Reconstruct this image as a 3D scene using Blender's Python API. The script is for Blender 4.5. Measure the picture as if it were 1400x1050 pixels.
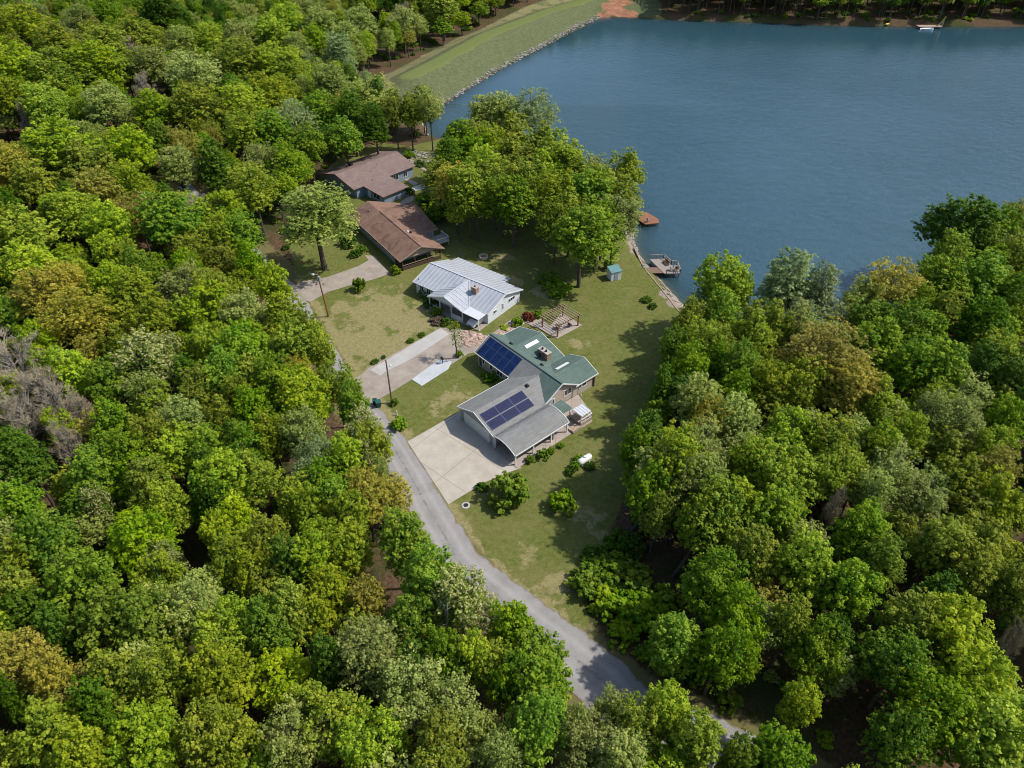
import bpy, math, random
import numpy as np
random.seed(7); RNG = np.random.default_rng(11)
PI = math.pi; R_ = math.radians
for o in list(bpy.data.objects): bpy.data.objects.remove(o)
scene = bpy.context.scene
COL = scene.collection
# ------------------------------------------------------------------ camera geometry (used to survey the site from the picture)
H = 75.0; PITCH = R_(40); F = 963.0; WL = -1.5
Fv = np.array([0, math.cos(PITCH), -math.sin(PITCH)]); Rv = np.array([1., 0, 0]); Uv = np.cross(Rv, Fv)
def G(x, y, z=0.0):
    d = Fv * F + Rv * (x - 700) + Uv * (525 - y)
    return np.array([0, 0, H]) + d * ((z - H) / d[2])
def g2(x, y, z=0.0):
    p = G(x, y, z); return (float(p[0]), float(p[1]))
def proj(p):
    q = np.array(p, float) - np.array([0, 0, H]); dz = q @ Fv
    return 700 + F * (q @ Rv) / dz, 525 - F * (q @ Uv) / dz, dz
# ------------------------------------------------------------------ object helpers
def tag(o, label=None, cat=None, group=None, kind=None):
    if label: o['label'] = label
    if cat: o['category'] = cat
    if group: o['group'] = group
    if kind: o['kind'] = kind
    return o
def thing(name, loc, label, cat, rz=0.0, group=None):
    o = bpy.data.objects.new(name, None); COL.objects.link(o)
    o.empty_display_size = 0.3
    o.location = (float(loc[0]), float(loc[1]), float(loc[2]) if len(loc) > 2 else 0.0); o.rotation_euler = (0, 0, rz)
    return tag(o, label, cat, group)
class MB:
    def __init__(s): s.v = []; s.f = []; s.m = []
    def add(s, vs, fs, mi=0):
        n = len(s.v); s.v += [tuple(float(c) for c in p) for p in vs]
        for f in fs: s.f.append([n + i for i in f]); s.m.append(mi)
        return s
    def box(s, x0, x1, y0, y1, z0, z1, mi=0):
        x0, x1 = min(x0, x1), max(x0, x1); y0, y1 = min(y0, y1), max(y0, y1)
        return s.add([(x0,y0,z0),(x1,y0,z0),(x1,y1,z0),(x0,y1,z0),(x0,y0,z1),(x1,y0,z1),(x1,y1,z1),(x0,y1,z1)],
            [(0,3,2,1),(4,5,6,7),(0,1,5,4),(1,2,6,5),(2,3,7,6),(3,0,4,7)], mi)
    def slab(s, top, th, mi=0):          # top: list of points counter-clockwise seen from above
        n = len(top); bot = [(p[0], p[1], p[2] - th) for p in top]
        return s.add(list(top) + bot, [tuple(range(n)), tuple(range(2*n-1, n-1, -1))] + [(i, n+i, n+(i+1) % n, (i+1) % n) for i in range(n)], mi)
    def prism(s, poly, z0, z1, mi=0):
        if sum(poly[i][0]*poly[(i+1) % len(poly)][1] - poly[(i+1) % len(poly)][0]*poly[i][1] for i in range(len(poly))) < 0: poly = poly[::-1]
        return s.slab([(p[0], p[1], z1) for p in poly], z1 - z0, mi)
    def beam(s, p, q, w, h, mi=0):
        p = np.array(p, float); q = np.array(q, float); d = q - p; d /= np.linalg.norm(d)
        up = np.array([0, 0, 1.]) if abs(d[2]) < .95 else np.array([1., 0, 0])
        a = np.cross(d, up); a /= np.linalg.norm(a); b = np.cross(a, d)
        c = [a*w/2*i + b*h/2*j for i, j in ((-1,-1),(1,-1),(1,1),(-1,1))]
        return s.add([p+k for k in c] + [q+k for k in c], [(0,1,2,3),(7,6,5,4),(0,4,5,1),(1,5,6,2),(2,6,7,3),(3,7,4,0)], mi)
    def tube(s, pts, rad, n=8, mi=0, cap=True):
        pts = [np.array(p, float) for p in pts]; rings = []
        for i, p in enumerate(pts):
            d = pts[min(i+1, len(pts)-1)] - pts[max(i-1, 0)]; d /= (np.linalg.norm(d) + 1e-9)
            up = np.array([0, 0, 1.]) if abs(d[2]) < .9 else np.array([1., 0, 0])
            a = np.cross(d, up); a /= np.linalg.norm(a); b = np.cross(d, a)
            r = rad[i] if hasattr(rad, '__len__') else rad
            rings.append([p + a*r*math.cos(2*PI*k/n) + b*r*math.sin(2*PI*k/n) for k in range(n)])
        vs = [v for r in rings for v in r]; fs = []
        for i in range(len(pts)-1):
            for k in range(n): fs.append((i*n+k, (i+1)*n+k, (i+1)*n+(k+1) % n, i*n+(k+1) % n))
        if cap: fs += [tuple(range(n)), tuple(range(len(vs)-1, len(vs)-n-1, -1))]
        return s.add(vs, fs, mi)
    def dome(s, c, rx, ry, rz, n=12, m=6, mi=0, lo=-1.0):
        vs = []; fs = []
        for j in range(m+1):
            ph = math.asin(lo) + (PI/2 - math.asin(lo)) * j / m
            for k in range(n):
                vs.append((c[0]+rx*math.cos(ph)*math.cos(2*PI*k/n), c[1]+ry*math.cos(ph)*math.sin(2*PI*k/n), c[2]+rz*math.sin(ph)))
        for j in range(m):
            for k in range(n): fs.append((j*n+k, j*n+(k+1) % n, (j+1)*n+(k+1) % n, (j+1)*n+k))
        return s.add(vs, fs, mi)
    def build(s, name, mats, parent=None, label=None, smooth=False):
        me = bpy.data.meshes.new(name); me.from_pydata(s.v, [], s.f); 
        for m in (mats if isinstance(mats, (list, tuple)) else [mats]): me.materials.append(m)
        if any(s.m): me.polygons.foreach_set('material_index', s.m)
        if smooth: me.polygons.foreach_set('use_smooth', [True]*len(me.polygons))
        me.update()
        o = bpy.data.objects.new(name, me); COL.objects.link(o)
        if parent: o.parent = parent
        if label: o['label'] = label
        return o
# ------------------------------------------------------------------ materials
class NT:
    def __init__(s, name, world=False):
        s.mat = bpy.data.materials.new(name); s.mat.use_nodes = True; s.t = s.mat.node_tree; s.n = s.t.nodes; s.l = s.t.links
        s.b = s.n['Principled BSDF']; s.out = s.n['Material Output']
    def new(s, ty, **k):
        n = s.n.new(ty)
        for a, v in k.items(): setattr(n, a, v)
        return n
    def link(s, a, b): s.l.new(a, b)
    def coord(s): 
        if not hasattr(s, '_c'): s._c = s.new('ShaderNodeTexCoord')
        return s._c.outputs['Object']
    def noise(s, scale, detail=4, rough=.6, vec=None, dist=0):
        n = s.new('ShaderNodeTexNoise'); n.inputs['Scale'].default_value = scale; n.inputs['Detail'].default_value = detail
        n.inputs['Roughness'].default_value = rough; n.inputs['Distortion'].default_value = dist
        s.link(vec or s.coord(), n.inputs['Vector']); return n.outputs['Fac']
    def ramp(s, fac, stops):
        r = s.new('ShaderNodeValToRGB'); e = r.color_ramp.elements
        while len(e) < len(stops): e.new(.5)
        for i, (p, c) in enumerate(stops):
            e[i].position = p; e[i].color = (*c, 1) if hasattr(c, '__len__') else (c, c, c, 1)
        s.link(fac, r.inputs[0]); return r.outputs[0]
    def val(s, x, sock):
        if hasattr(x, 'is_linked') or isinstance(x, bpy.types.NodeSocket): s.link(x, sock)
        else: sock.default_value = (*x, 1) if hasattr(x, '__len__') else x
    def mix(s, f, a, b, mode='MIX'):
        m = s.new('ShaderNodeMix', data_type='RGBA', blend_type=mode)
        s.val(f, m.inputs[0]); s.val(a, m.inputs[6]); s.val(b, m.inputs[7]); return m.outputs[2]
    def math(s, op, a, b=0.0, c=0.0):
        m = s.new('ShaderNodeMath', operation=op); s.val(a, m.inputs[0]); s.val(b, m.inputs[1])
        if op in ('MULTIPLY_ADD',): s.val(c, m.inputs[2])
        return m.outputs[0]
    def attr(s, name, ty='GEOMETRY'):
        a = s.new('ShaderNodeAttribute', attribute_name=name, attribute_type=ty); return a
    def bump(s, h, strength=.3, dist=.05):
        b = s.new('ShaderNodeBump'); b.inputs['Strength'].default_value = strength; b.inputs['Distance'].default_value = dist
        s.link(h, b.inputs['Height']); s.link(b.outputs[0], s.b.inputs['Normal'])
    def col(s, c, rough=.8, spec=.3):
        s.val(c, s.b.inputs['Base Color']); s.b.inputs['Roughness'].default_value = rough
        s.b.inputs['Specular IOR Level'].default_value = spec; return s.mat
def simple(name, c, rough=.7, var=.25, sc=3.0, metal=0.0, spec=.3, bump=0.0):
    t = NT(name); n = t.noise(sc, 5, .65)
    c0 = tuple(x*(1-var) for x in c); c1 = tuple(min(1, x*(1+var)) for x in c)
    t.col(t.ramp(n, [(.3, c0), (.7, c1)]), rough, spec); t.b.inputs['Metallic'].default_value = metal
    if bump: t.bump(t.noise(sc*8, 3), bump, .03)
    return t.mat
M = {}
def leafmat(name, a, b, tip=None, transl=.50):
    t = NT(name)
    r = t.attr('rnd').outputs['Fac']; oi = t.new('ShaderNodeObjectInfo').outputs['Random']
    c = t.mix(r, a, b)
    hsv = t.new('ShaderNodeHueSaturation'); t.link(c, hsv.inputs['Color'])
    t.link(t.math('MULTIPLY_ADD', oi, .018, .491), hsv.inputs['Hue'])
    t.link(t.math('MULTIPLY_ADD', t.math('FRACT', t.math('MULTIPLY', oi, 7.31)), .40, .88), hsv.inputs['Value'])
    t.link(t.math('MULTIPLY_ADD', t.math('FRACT', t.math('MULTIPLY', oi, 3.77)), .08, .96), hsv.inputs['Saturation'])
    cc = hsv.outputs[0]
    if tip:
        tp = t.attr('tip').outputs['Fac']; cc = t.mix(tp, cc, tip)
    t.col(cc, .55, .25)
    tr = t.new('ShaderNodeBsdfTranslucent'); t.link(t.mix(.5, cc, (.12, .2, .01), 'ADD') if False else cc, tr.inputs[0])
    mx = t.new('ShaderNodeMixShader'); mx.inputs[0].default_value = transl
    t.link(t.b.outputs[0], mx.inputs[1]); t.link(tr.outputs[0], mx.inputs[2]); t.link(mx.outputs[0], t.out.inputs[0])
    return t.mat
KIND = {  # colours of the foliage of each kind
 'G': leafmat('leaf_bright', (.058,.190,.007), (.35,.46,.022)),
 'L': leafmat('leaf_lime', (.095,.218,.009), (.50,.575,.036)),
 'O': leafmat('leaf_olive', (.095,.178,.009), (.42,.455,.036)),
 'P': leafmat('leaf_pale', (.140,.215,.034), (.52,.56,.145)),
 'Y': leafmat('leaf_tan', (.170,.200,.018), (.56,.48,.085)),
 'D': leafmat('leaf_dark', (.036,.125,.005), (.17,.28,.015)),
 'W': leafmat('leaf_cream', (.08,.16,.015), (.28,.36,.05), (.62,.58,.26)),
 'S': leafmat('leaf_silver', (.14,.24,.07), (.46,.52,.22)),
 'B': simple('bare_twigs', (.33,.27,.18), .9, .35, 2.0),
}
M['bark'] = simple('bark', (.085,.068,.052), .95, .45, 1.5, bump=.5)
M['palebark'] = simple('pale_bark', (.28,.25,.21), .95, .4, 1.5, bump=.4)
# ------------------------------------------------------------------ trees
def leaves_mesh(name, C, NRM, size, rnd, tip, asp=.72):
    n = len(C); rg = RNG
    a = np.cross(NRM, rg.normal(size=(n, 3))); a /= np.linalg.norm(a, axis=1)[:, None] + 1e-9
    b = np.cross(NRM, a); s = (size * rg.uniform(.6, 1.35, n))[:, None]
    k = rg.normal(0, .18, (n, 1)) * NRM
    V = np.stack([C - a*s - b*s*asp*.5, C + a*s*.2 - b*s*asp + k*s, C + a*s + b*s*asp*.4, C - a*s*.3 + b*s*asp + k*s], 1).reshape(-1, 3)
    me = bpy.data.meshes.new(name); me.vertices.add(4*n); me.loops.add(4*n); me.polygons.add(n)
    me.vertices.foreach_set('co', V.ravel().astype(np.float32)); me.loops.foreach_set('vertex_index', np.arange(4*n, dtype=np.int32))
    me.polygons.foreach_set('loop_start', np.arange(0, 4*n, 4, dtype=np.int32)); me.polygons.foreach_set('loop_total', np.full(n, 4, dtype=np.int32))
    me.update(calc_edges=True)
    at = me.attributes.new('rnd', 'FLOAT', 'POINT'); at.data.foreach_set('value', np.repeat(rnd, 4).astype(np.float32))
    at = me.attributes.new('tip', 'FLOAT', 'POINT'); at.data.foreach_set('value', np.repeat(tip, 4).astype(np.float32))
    return me
def unit(n):
    d = RNG.normal(size=(n, 3)); return d / np.linalg.norm(d, axis=1)[:, None]
PR, PH = 5.5, 17.0      # size of every prototype tree: crown radius, height
def crown_clumps(shape, nc):
    rg = RNG; lob = unit(9); amp = rg.uniform(-.42, .36, 9)
    out = []
    z0, z1 = PH*.27, PH*.97
    if shape == 'cone': z0 = PH*.16
    cz = z0 + (z1 - z0)*.42
    while len(out) < nc:
        d = unit(1)[0]
        if d[2] < -.45: continue
        m = 1 + sum(a*max(0, float(l @ d))**2 for l, a in zip(lob, amp))
        rr = rg.uniform(.22, 1.0)**.5
        up = (z1 - cz) if d[2] > 0 else (cz - z0)
        p = np.array([d[0]*PR*.80*m*rr, d[1]*PR*.80*m*rr, cz + d[2]*up*.92*rr*(.9 + .1*m)])
        if shape == 'cone':
            f = (p[2]-z0)/(z1-z0); w = 1.0 - .72*f; rho = math.hypot(p[0], p[1])
            th = math.atan2(p[1], p[0]); rho = PR*.78*w*rg.uniform(.55, 1.0); p[0], p[1] = rho*math.cos(th), rho*math.sin(th)
        if out and shape != 'open':
            dd = min(np.linalg.norm((p - q)*[1, 1, .8]) for q, _ in out)
            if dd < PR*.11: continue
        rc = PR*rg.uniform(.085, .23)*(1.05 - .2*max(0, d[2]))
        out.append((p, rc))
    return out, cz
def make_proto(kind, shape='round', nc=70, per=150, leaf=.23):
    cl, cz = crown_clumps(shape, nc); rg = RNG
    trunk = MB(); bark = M['palebark'] if kind in 'SB' else M['bark']
    lean = rg.normal(0, .25, 2)
    tp = [(0, 0, -.4), (lean[0]*.2, lean[1]*.2, PH*.2), (lean[0]*.6, lean[1]*.6, PH*.42), (lean[0], lean[1], PH*.66), (lean[0]*1.3, lean[1]*1.3, PH*.88)]
    trunk.tube(tp, [.30, .24, .19, .12, .04], 7)
    idx = rg.permutation(len(cl))[:(26 if kind != 'B' else len(cl))]
    for i in idx:
        p, rc = cl[i]; hz = min(max(p[2] - rg.uniform(2.0, 4.0), PH*.26), PH*.8)
        f = hz / PH; st = np.array([lean[0]*f, lean[1]*f, hz]); md = (st + p)/2 + np.array([0, 0, -.35]) + rg.normal(0, .25, 3)
        trunk.tube([st, md, p], [.10, .07, .03], 5, cap=False)
        if kind in 'BPW' :
            for _ in range(3):
                e = p + unit(1)[0]*rc*1.3; trunk.tube([md, (md+e)/2 + rg.normal(0, .15, 3), e], [.045, .03, .012], 3, cap=False)
    tm = trunk
    if kind == 'B':
        tw = MB()
        for p, rc in cl:
            for _ in range(11):
                d = unit(1)[0]; d[2] = abs(d[2])*.8 + .1; s = p - d*rc*.5*rg.uniform(.3, 1); e = p + d*rc*rg.uniform(.8, 1.7)
                m = (s+e)/2 + rg.normal(0, .18, 3); tw.tube([s, m, e], [.035, .024, .01], 3, cap=False)
                for _ in range(3):
                    e2 = m + unit(1)[0]*rc*.7; tw.tube([m, e2], [.018, .008], 3, cap=False)
        crown_me = ('mb', tw)
    else:
        C = []; N = []; RN = []; T = []
        for p, rc in cl:
            k = int(per * (rc/(PR*.175))**2 * rg.uniform(.75, 1.2))
            d = unit(k); d[:, 2] = np.where(d[:, 2] < -.3, -d[:, 2], d[:, 2])
            # each clump is itself broken into twig sprays that reach out of it
            sub = unit(8); w = np.argmax(d @ sub.T, axis=1); ln = rg.uniform(.8, 1.45, 8)[w][:, None]
            q = d*.50 + sub[w]*.62*ln
            r = rg.uniform(.45, 1.15, (k, 1)); ax = rg.uniform(.75, 1.3, 3)*np.array([1, 1, .85])
            C.append(p + q*r*rc*ax); nn = d*.8 + np.array([.15, 0, .75]) + rg.normal(0, .5, (k, 3)); nn /= np.linalg.norm(nn, axis=1)[:, None]
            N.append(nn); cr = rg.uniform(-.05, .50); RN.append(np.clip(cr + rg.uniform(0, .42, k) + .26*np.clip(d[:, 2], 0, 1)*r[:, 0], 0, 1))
            T.append(((d[:, 2] > .25) & (rg.uniform(size=k) < .55)).astype(float))
        # inner fill so that crowns have a body
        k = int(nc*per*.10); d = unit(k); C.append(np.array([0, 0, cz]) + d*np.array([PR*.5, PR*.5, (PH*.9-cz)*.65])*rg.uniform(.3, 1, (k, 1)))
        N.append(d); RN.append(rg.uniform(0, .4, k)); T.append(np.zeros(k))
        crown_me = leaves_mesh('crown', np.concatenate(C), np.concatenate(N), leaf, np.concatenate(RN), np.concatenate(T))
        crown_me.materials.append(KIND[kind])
    if isinstance(crown_me, tuple):
        me = bpy.data.meshes.new('crown'); me.from_pydata(crown_me[1].v, [], crown_me[1].f); me.materials.append(KIND['B']); me.update(); crown_me = me
    t = bpy.data.meshes.new('trunk'); t.from_pydata(tm.v, [], tm.f); t.materials.append(bark); t.update()
    return crown_me, t
PROTO = {}
for kd, specs in {
    'G': [('round', 150, 125, .165), ('round', 120, 140, .18), ('open', 160, 115, .165)],
    'L': [('round', 150, 115, .165), ('open', 130, 125, .17), ('open', 150, 110, .165)],
    'O': [('round', 150, 115, .16), ('open', 130, 115, .165), ('round', 120, 130, .165)],
    'P': [('open', 140, 80, .145), ('open', 150, 88, .145)],
    'Y': [('round', 150, 100, .15), ('open', 140, 95, .15)],
    'D': [('round', 140, 130, .165), ('cone', 130, 125, .16)],
    'W': [('open', 130, 85, .15)],
    'S': [('open', 130, 80, .145), ('cone', 130, 95, .145)],
    'B': [('open', 60, 0, 0), ('open', 46, 0, 0)]}.items():
    PROTO[kd] = [make_proto(kd, *sp) for sp in specs]
# shrubs
def make_shrub(kind, nc=34, per=110, leaf=.062, flat=.85):
    C = []; N = []; RN = []; lob = unit(6); amp = RNG.uniform(-.35, .3, 6)
    for _ in range(nc):
        d = unit(1)[0]; d[2] = abs(d[2]); m = 1 + sum(a*max(0, float(l @ d))**2 for l, a in zip(lob, amp))
        p = d*np.array([.76, .76, .76*flat])*m*RNG.uniform(.35, 1)**.6 + [0, 0, .22*flat]
        rc = RNG.uniform(.11, .25); k = int(per*(rc/.18)**1.6); sub = unit(6); dd = unit(k); w = np.argmax(dd @ sub.T, axis=1); cr = RNG.uniform(0, .45)
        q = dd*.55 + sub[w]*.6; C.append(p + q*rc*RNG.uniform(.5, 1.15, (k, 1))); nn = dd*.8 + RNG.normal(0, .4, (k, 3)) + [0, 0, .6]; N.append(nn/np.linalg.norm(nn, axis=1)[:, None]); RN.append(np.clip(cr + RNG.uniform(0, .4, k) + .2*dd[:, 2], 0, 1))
    C = np.concatenate(C); C[:, 2] = np.abs(C[:, 2])
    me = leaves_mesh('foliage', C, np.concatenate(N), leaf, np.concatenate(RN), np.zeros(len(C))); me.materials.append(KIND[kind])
    st = MB()
    for _ in range(5):
        d = unit(1)[0]; d[2] = abs(d[2])+.4; st.tube([(0, 0, -.1), d*.3, d*.62], [.04, .03, .01], 4, cap=False)
    s = bpy.data.meshes.new('stem'); s.from_pydata(st.v, [], st.f); s.materials.append(M['bark']); s.update()
    return me, s
M['redleaf'] = None
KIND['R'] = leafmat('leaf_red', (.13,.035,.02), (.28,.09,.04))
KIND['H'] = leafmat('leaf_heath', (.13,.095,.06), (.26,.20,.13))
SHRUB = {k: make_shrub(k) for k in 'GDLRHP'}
# ------------------------------------------------------------------ site plan (polygons read off the picture, in metres)
def poly(pts, z=0.0): return [g2(x, y, z) for x, y in pts]
LAKE = poly([(945,430),(907,388),(876,352),(866,330),(868,300),(856,275),(835,248),(800,228),(755,212),(700,196),(640,190),(604,192),(586,186),(577,166),(580,152),(612,140),(648,116),(692,90),(735,67),(780,43),(819,24),(850,23),(861,24),(920,27),(977,29),(1050,31),(1110,34),(1234,36),(1400,36)], WL)
LAKE += [(520, 318), (620, 240), (600, 175), (300, 168), (170, 156)] + poly([(1480,330),(1400,342),(1330,356),(1275,384),(1225,425),(1130,452),(1040,452)], WL)
LAWN = poly([(395,335),(412,395),(424,413),(470,492),(500,545),(560,625),(613,695),(655,752),(700,795),(750,832),(800,865),(822,880),(800,835),(806,775),(835,730),(850,690),(862,640),(880,580),(900,520),(915,470),(945,430),(905,385),(868,335),(858,290),(830,240),(760,195),(640,180),(560,200),(520,195),(470,210),(440,240)])
ROADE = [((1200,1115),5.6),((1095,1043),5.6),((1015,996),5.8),((945,967),6.0),((885,940),6.4),((850,905),6.6),((800,866),6.4),((770,845),6.2),((738,820),6.2),((700,792),6.0),((655,757),5.6),((632,722),5.2),((613,694),5.0),((585,648),4.8),((557,605),4.4),((532,574),4.0),((514,553),3.7),((495,532),3.5),((474,500),3.2),((455,470),3.1),((438,445),3.1),((427,425),3.1),((418,408),3.1),((398,384),3.0),((370,358),3.0),((342,334),3.0),((300,295),3.0),((264,262),3.0)]
_e = [np.array(g2(*p)) for p, w in ROADE]; ROAD = []
for i, p in enumerate(_e):
    d = _e[min(i+1, len(_e)-1)] - _e[max(i-1, 0)]; d /= np.linalg.norm(d); ROAD.append(p + np.array([-d[1], d[0]])*ROADE[i][1]/2)
DAMC = [G(560, 104, 3.5)[:2], G(600, 84, 3.5)[:2], G(667, 47, 3.5)[:2], G(755, 13, 3.5)[:2], G(800, 0, 3.5)[:2]]
def inside(P, X, Y):
    r = np.zeros(X.shape, bool); n = len(P)
    for i in range(n):
        x0, y0 = P[i]; x1, y1 = P[(i+1) % n]
        if y0 == y1: continue
        c = ((y0 > Y) != (y1 > Y)) & (X < (x1-x0)*(Y-y0)/(y1-y0) + x0); r ^= c
    return r
def segdist(P, X, Y, closed=True):
    d = np.full(X.shape, 1e9); n = len(P)
    for i in range(n if closed else n-1):
        ax, ay = P[i]; bx, by = P[(i+1) % n]; L = (bx-ax)**2 + (by-ay)**2 + 1e-9
        t = np.clip(((X-ax)*(bx-ax) + (Y-ay)*(by-ay))/L, 0, 1); d = np.minimum(d, np.hypot(X-ax-t*(bx-ax), Y-ay-t*(by-ay)))
    return d
def sdf(P, X, Y): return np.where(inside(P, X, Y), 1, -1)*segdist(P, X, Y)
def height(X, Y):
    X = np.asarray(X, float); Y = np.asarray(Y, float)
    s = sdf(LAKE, X, Y)                                   # + inside the lake
    z = np.where(s > 0, WL - .02 - np.minimum(s*.28, 3.5), np.minimum(0, WL - .02 - s*.75))
    far = np.clip((Y - 318)/60, 0, 1); z = z + np.where(s < 0, far*np.clip(-s/40, 0, 1)*7, 0)
    left = np.clip((-X - 45)/160, 0, 1)*np.clip((Y-30)/60, 0, 1); z = z + np.where(s < 0, left*10, 0)
    dc = segdist(DAMC, X, Y, False)
    sd_ = (X-DAMC[0][0])*(DAMC[-1][1]-DAMC[0][1]) - (Y-DAMC[0][1])*(DAMC[-1][0]-DAMC[0][0])
    sp = np.maximum(-s, 0); ratio = sp/(sp + np.maximum(dc - 3.0, .01))
    dz = np.where(sd_ > 0, WL + (3.5 - WL)*ratio - np.maximum(0, dc - 26)*.4, 3.5 - np.maximum(0, dc - 3.0)*.30)
    nd = (sd_ > 0) & (dc < 30) & (Y > 205) & (s < 0)
    z = np.where(nd, np.where(dc < 27, dz, np.maximum(z, dz)), np.where(s < 0, np.maximum(z, dz), z))
    return z
def h1(x, y): return float(height(np.array([x]), np.array([y]))[0])
# ------------------------------------------------------------------ ground sheet
def axis(parts):
    out = [parts[0][0]]
    for a, b, st in parts:
        n = max(1, int(round((b-a)/st))); out += [a + (b-a)*(i+1)/n for i in range(n)]
    return np.array(out)
xs = axis([(-1600,-400,60),(-400,-110,10),(-110,-60,2),(-60,60,.9),(60,150,2),(150,700,10),(700,1900,80)])
ys = axis([(-300,20,20),(20,50,2),(50,160,.9),(160,380,2.0),(380,700,20),(700,3000,120)])
GX, GY = np.meshgrid(xs, ys); GZ = height(GX, GY)
nx, ny = len(xs), len(ys)
road_d = segdist(ROAD, GX, GY, False); lawn_s = sdf(LAWN, GX, GY); lake_s = sdf(LAKE, GX, GY); dam_d = segdist(DAMC, GX, GY, False)
def sm(x, a, b): return np.clip((x-a)/(b-a), 0, 1)
# side of the dam: lake side or valley side
mA = dict(lawn=sm(lawn_s, -1.2, 1.2))
def blob(px, py, r, z=0):
    c = g2(px, py); return np.clip(1.3 - np.hypot(GX-c[0], GY-c[1])/r, 0, 1)
dry = np.zeros_like(GX)
for b in [(520,425,9),(500,465,8),(560,440,7),(470,420,4),(540,480,7),(690,385,5),(660,375,4),(740,400,4),(600,560,3.5),(640,545,3),(760,800,3),(800,705,3),(835,745,3),(790,470,3),(690,350,4),(580,600,2),(722,760,2),(615,540,3),(640,570,2)]:
    dry = np.maximum(dry, blob(*b)*(.85 if b[2] > 5 else .62))
dry = np.maximum(dry, sm(4.6-road_d, 0, 1.8)*.9)
wet = np.zeros_like(GX)
for b in [(640,610,0),]: pass
sand = np.zeros_like(GX)
for (a, b_, r) in [(874,342,2.6),(870,332,2.6),(884,362,1.6),(915,402,2.4),(925,414,2.4),(860,318,2.2)]: sand = np.maximum(sand, blob(a, b_, r))
sand = np.where(lake_s > -.9, np.maximum(sand, sm(lake_s, -.9, -.1)*np.where(GY > 215, .42, .85)), sand)
clay = np.zeros_like(GX)
for (a, b_, r) in [(838,13,7),(848,6,7),(858,17,6),(827,19,4)]: clay = np.maximum(clay, blob(a, b_, r))
side = np.zeros_like(GX)
for i in range(len(DAMC)-1):
    pass
dx, dy = DAMC[-1][0]-DAMC[0][0], DAMC[-1][1]-DAMC[0][1]
side = (GX-DAMC[0][0])*dy - (GY-DAMC[0][1])*dx        # >0 on the lake side
dam = np.where(side > 0, sm(-lake_s, .2, 1.0)*(dam_d < 36)*(lake_s < 0)*sm(36-dam_d, 0, 3), sm(17-dam_d, 0, 3))*(GY > 205)
crest = dam*sm(4.6-dam_d, 0, 2.5); toe = dam*(side < 0)*sm(dam_d, 5, 8)*.62
bed = sm(lake_s, -.1, .1)
print('ground', nx*ny)
idx = np.arange(nx*ny).reshape(ny, nx)
Fc = np.stack([idx[:-1,:-1], idx[:-1,1:], idx[1:,1:], idx[1:,:-1]], -1).reshape(-1, 4)
me = bpy.data.meshes.new('ground'); nf = len(Fc)
me.vertices.add(nx*ny); me.vertices.foreach_set('co', np.stack([GX, GY, GZ], -1).astype(np.float32).ravel())
me.loops.add(nf*4); me.loops.foreach_set('vertex_index', Fc.astype(np.int32).ravel()); me.polygons.add(nf)
me.polygons.foreach_set('loop_start', np.arange(0, nf*4, 4, dtype=np.int32)); me.polygons.foreach_set('loop_total', np.full(nf, 4, dtype=np.int32))
me.polygons.foreach_set('use_smooth', np.ones(nf, bool)); me.update(calc_edges=True)
for nm, arr in dict(lawn=mA['lawn'], dry=dry, sand=sand, clay=clay, dam=dam, crest=crest, toe=toe, verge=sm(6.0-road_d, 0, 3)).items():
    at = me.attributes.new(nm, 'FLOAT', 'POINT'); at.data.foreach_set('value', arr.astype(np.float32).ravel())
t = NT('ground')
def edge(nm, amt=.55, sc=.9):
    n = t.noise(sc, 5, .7); f = t.math('ADD', t.attr(nm).outputs['Fac'], t.math('MULTIPLY', t.math('SUBTRACT', n, .5), amt*2))
    r = t.new('ShaderNodeMapRange', interpolation_type='SMOOTHSTEP'); r.inputs[1].default_value = .38; r.inputs[2].default_value = .62; t.link(f, r.inputs[0]); return r.outputs[0]
litter = t.mix(t.ramp(t.noise(2.2, 8, .8), [(.35, 0.), (.65, 1.)]), (.030,.020,.012), (.17,.105,.06))
litter = t.mix(t.ramp(t.noise(.12, 4, .6), [(.45, 0.), (.62, .8)]), litter, (.035,.055,.012))
g1 = t.mix(t.ramp(t.noise(1.3, 8, .78), [(.3, 0.), (.7, 1.)]), (.070,.092,.016), (.205,.215,.058))
g1 = t.mix(t.ramp(t.noise(.16, 5, .65, dist=.8), [(.44, 0.), (.66, .6)]), g1, (.22,.19,.075))
dryc = t.mix(t.ramp(t.noise(1.6, 8, .8), [(.3, 0.), (.7, 1.)]), (.175,.155,.060), (.40,.335,.170))
g1 = t.mix(edge('dry', 1.25, .38), g1, dryc)
c = t.mix(edge('verge', .5, 1.1), litter, t.mix(t.noise(2.5, 6, .8), (.07,.075,.02), (.24,.19,.09)))
g1 = t.mix(t.ramp(t.noise(7.0, 5, .8), [(.46, 0.), (.66, .75)]), g1, (.035,.055,.010)); g1 = t.mix(t.ramp(t.noise(3.1, 6, .85), [(.56, 0.), (.70, .75)]), g1, (.31,.27,.12))
c = t.mix(edge('lawn', .35, .8), c, g1)
slope = t.mix(t.ramp(t.noise(.9, 8, .8), [(.3, 0.), (.7, 1.)]), (.060,.075,.028), (.160,.170,.085))
crestc = t.mix(t.noise(1.2, 6, .7), (.095,.125,.032), (.185,.205,.070))
toec = t.mix(t.noise(.8, 6, .7), (.13,.14,.05), (.30,.25,.13))
c = t.mix(edge('dam', .45, .3), c, slope); c = t.mix(edge('toe', .8, .14), c, toec); c = t.mix(edge('crest', .6, .22), c, crestc)
c = t.mix(edge('sand', .5, .7), c, t.mix(t.ramp(t.noise(3.0, 6, .75), [(.3, 0.), (.7, 1.)]), (.10,.085,.065), (.46,.38,.31)))
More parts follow.
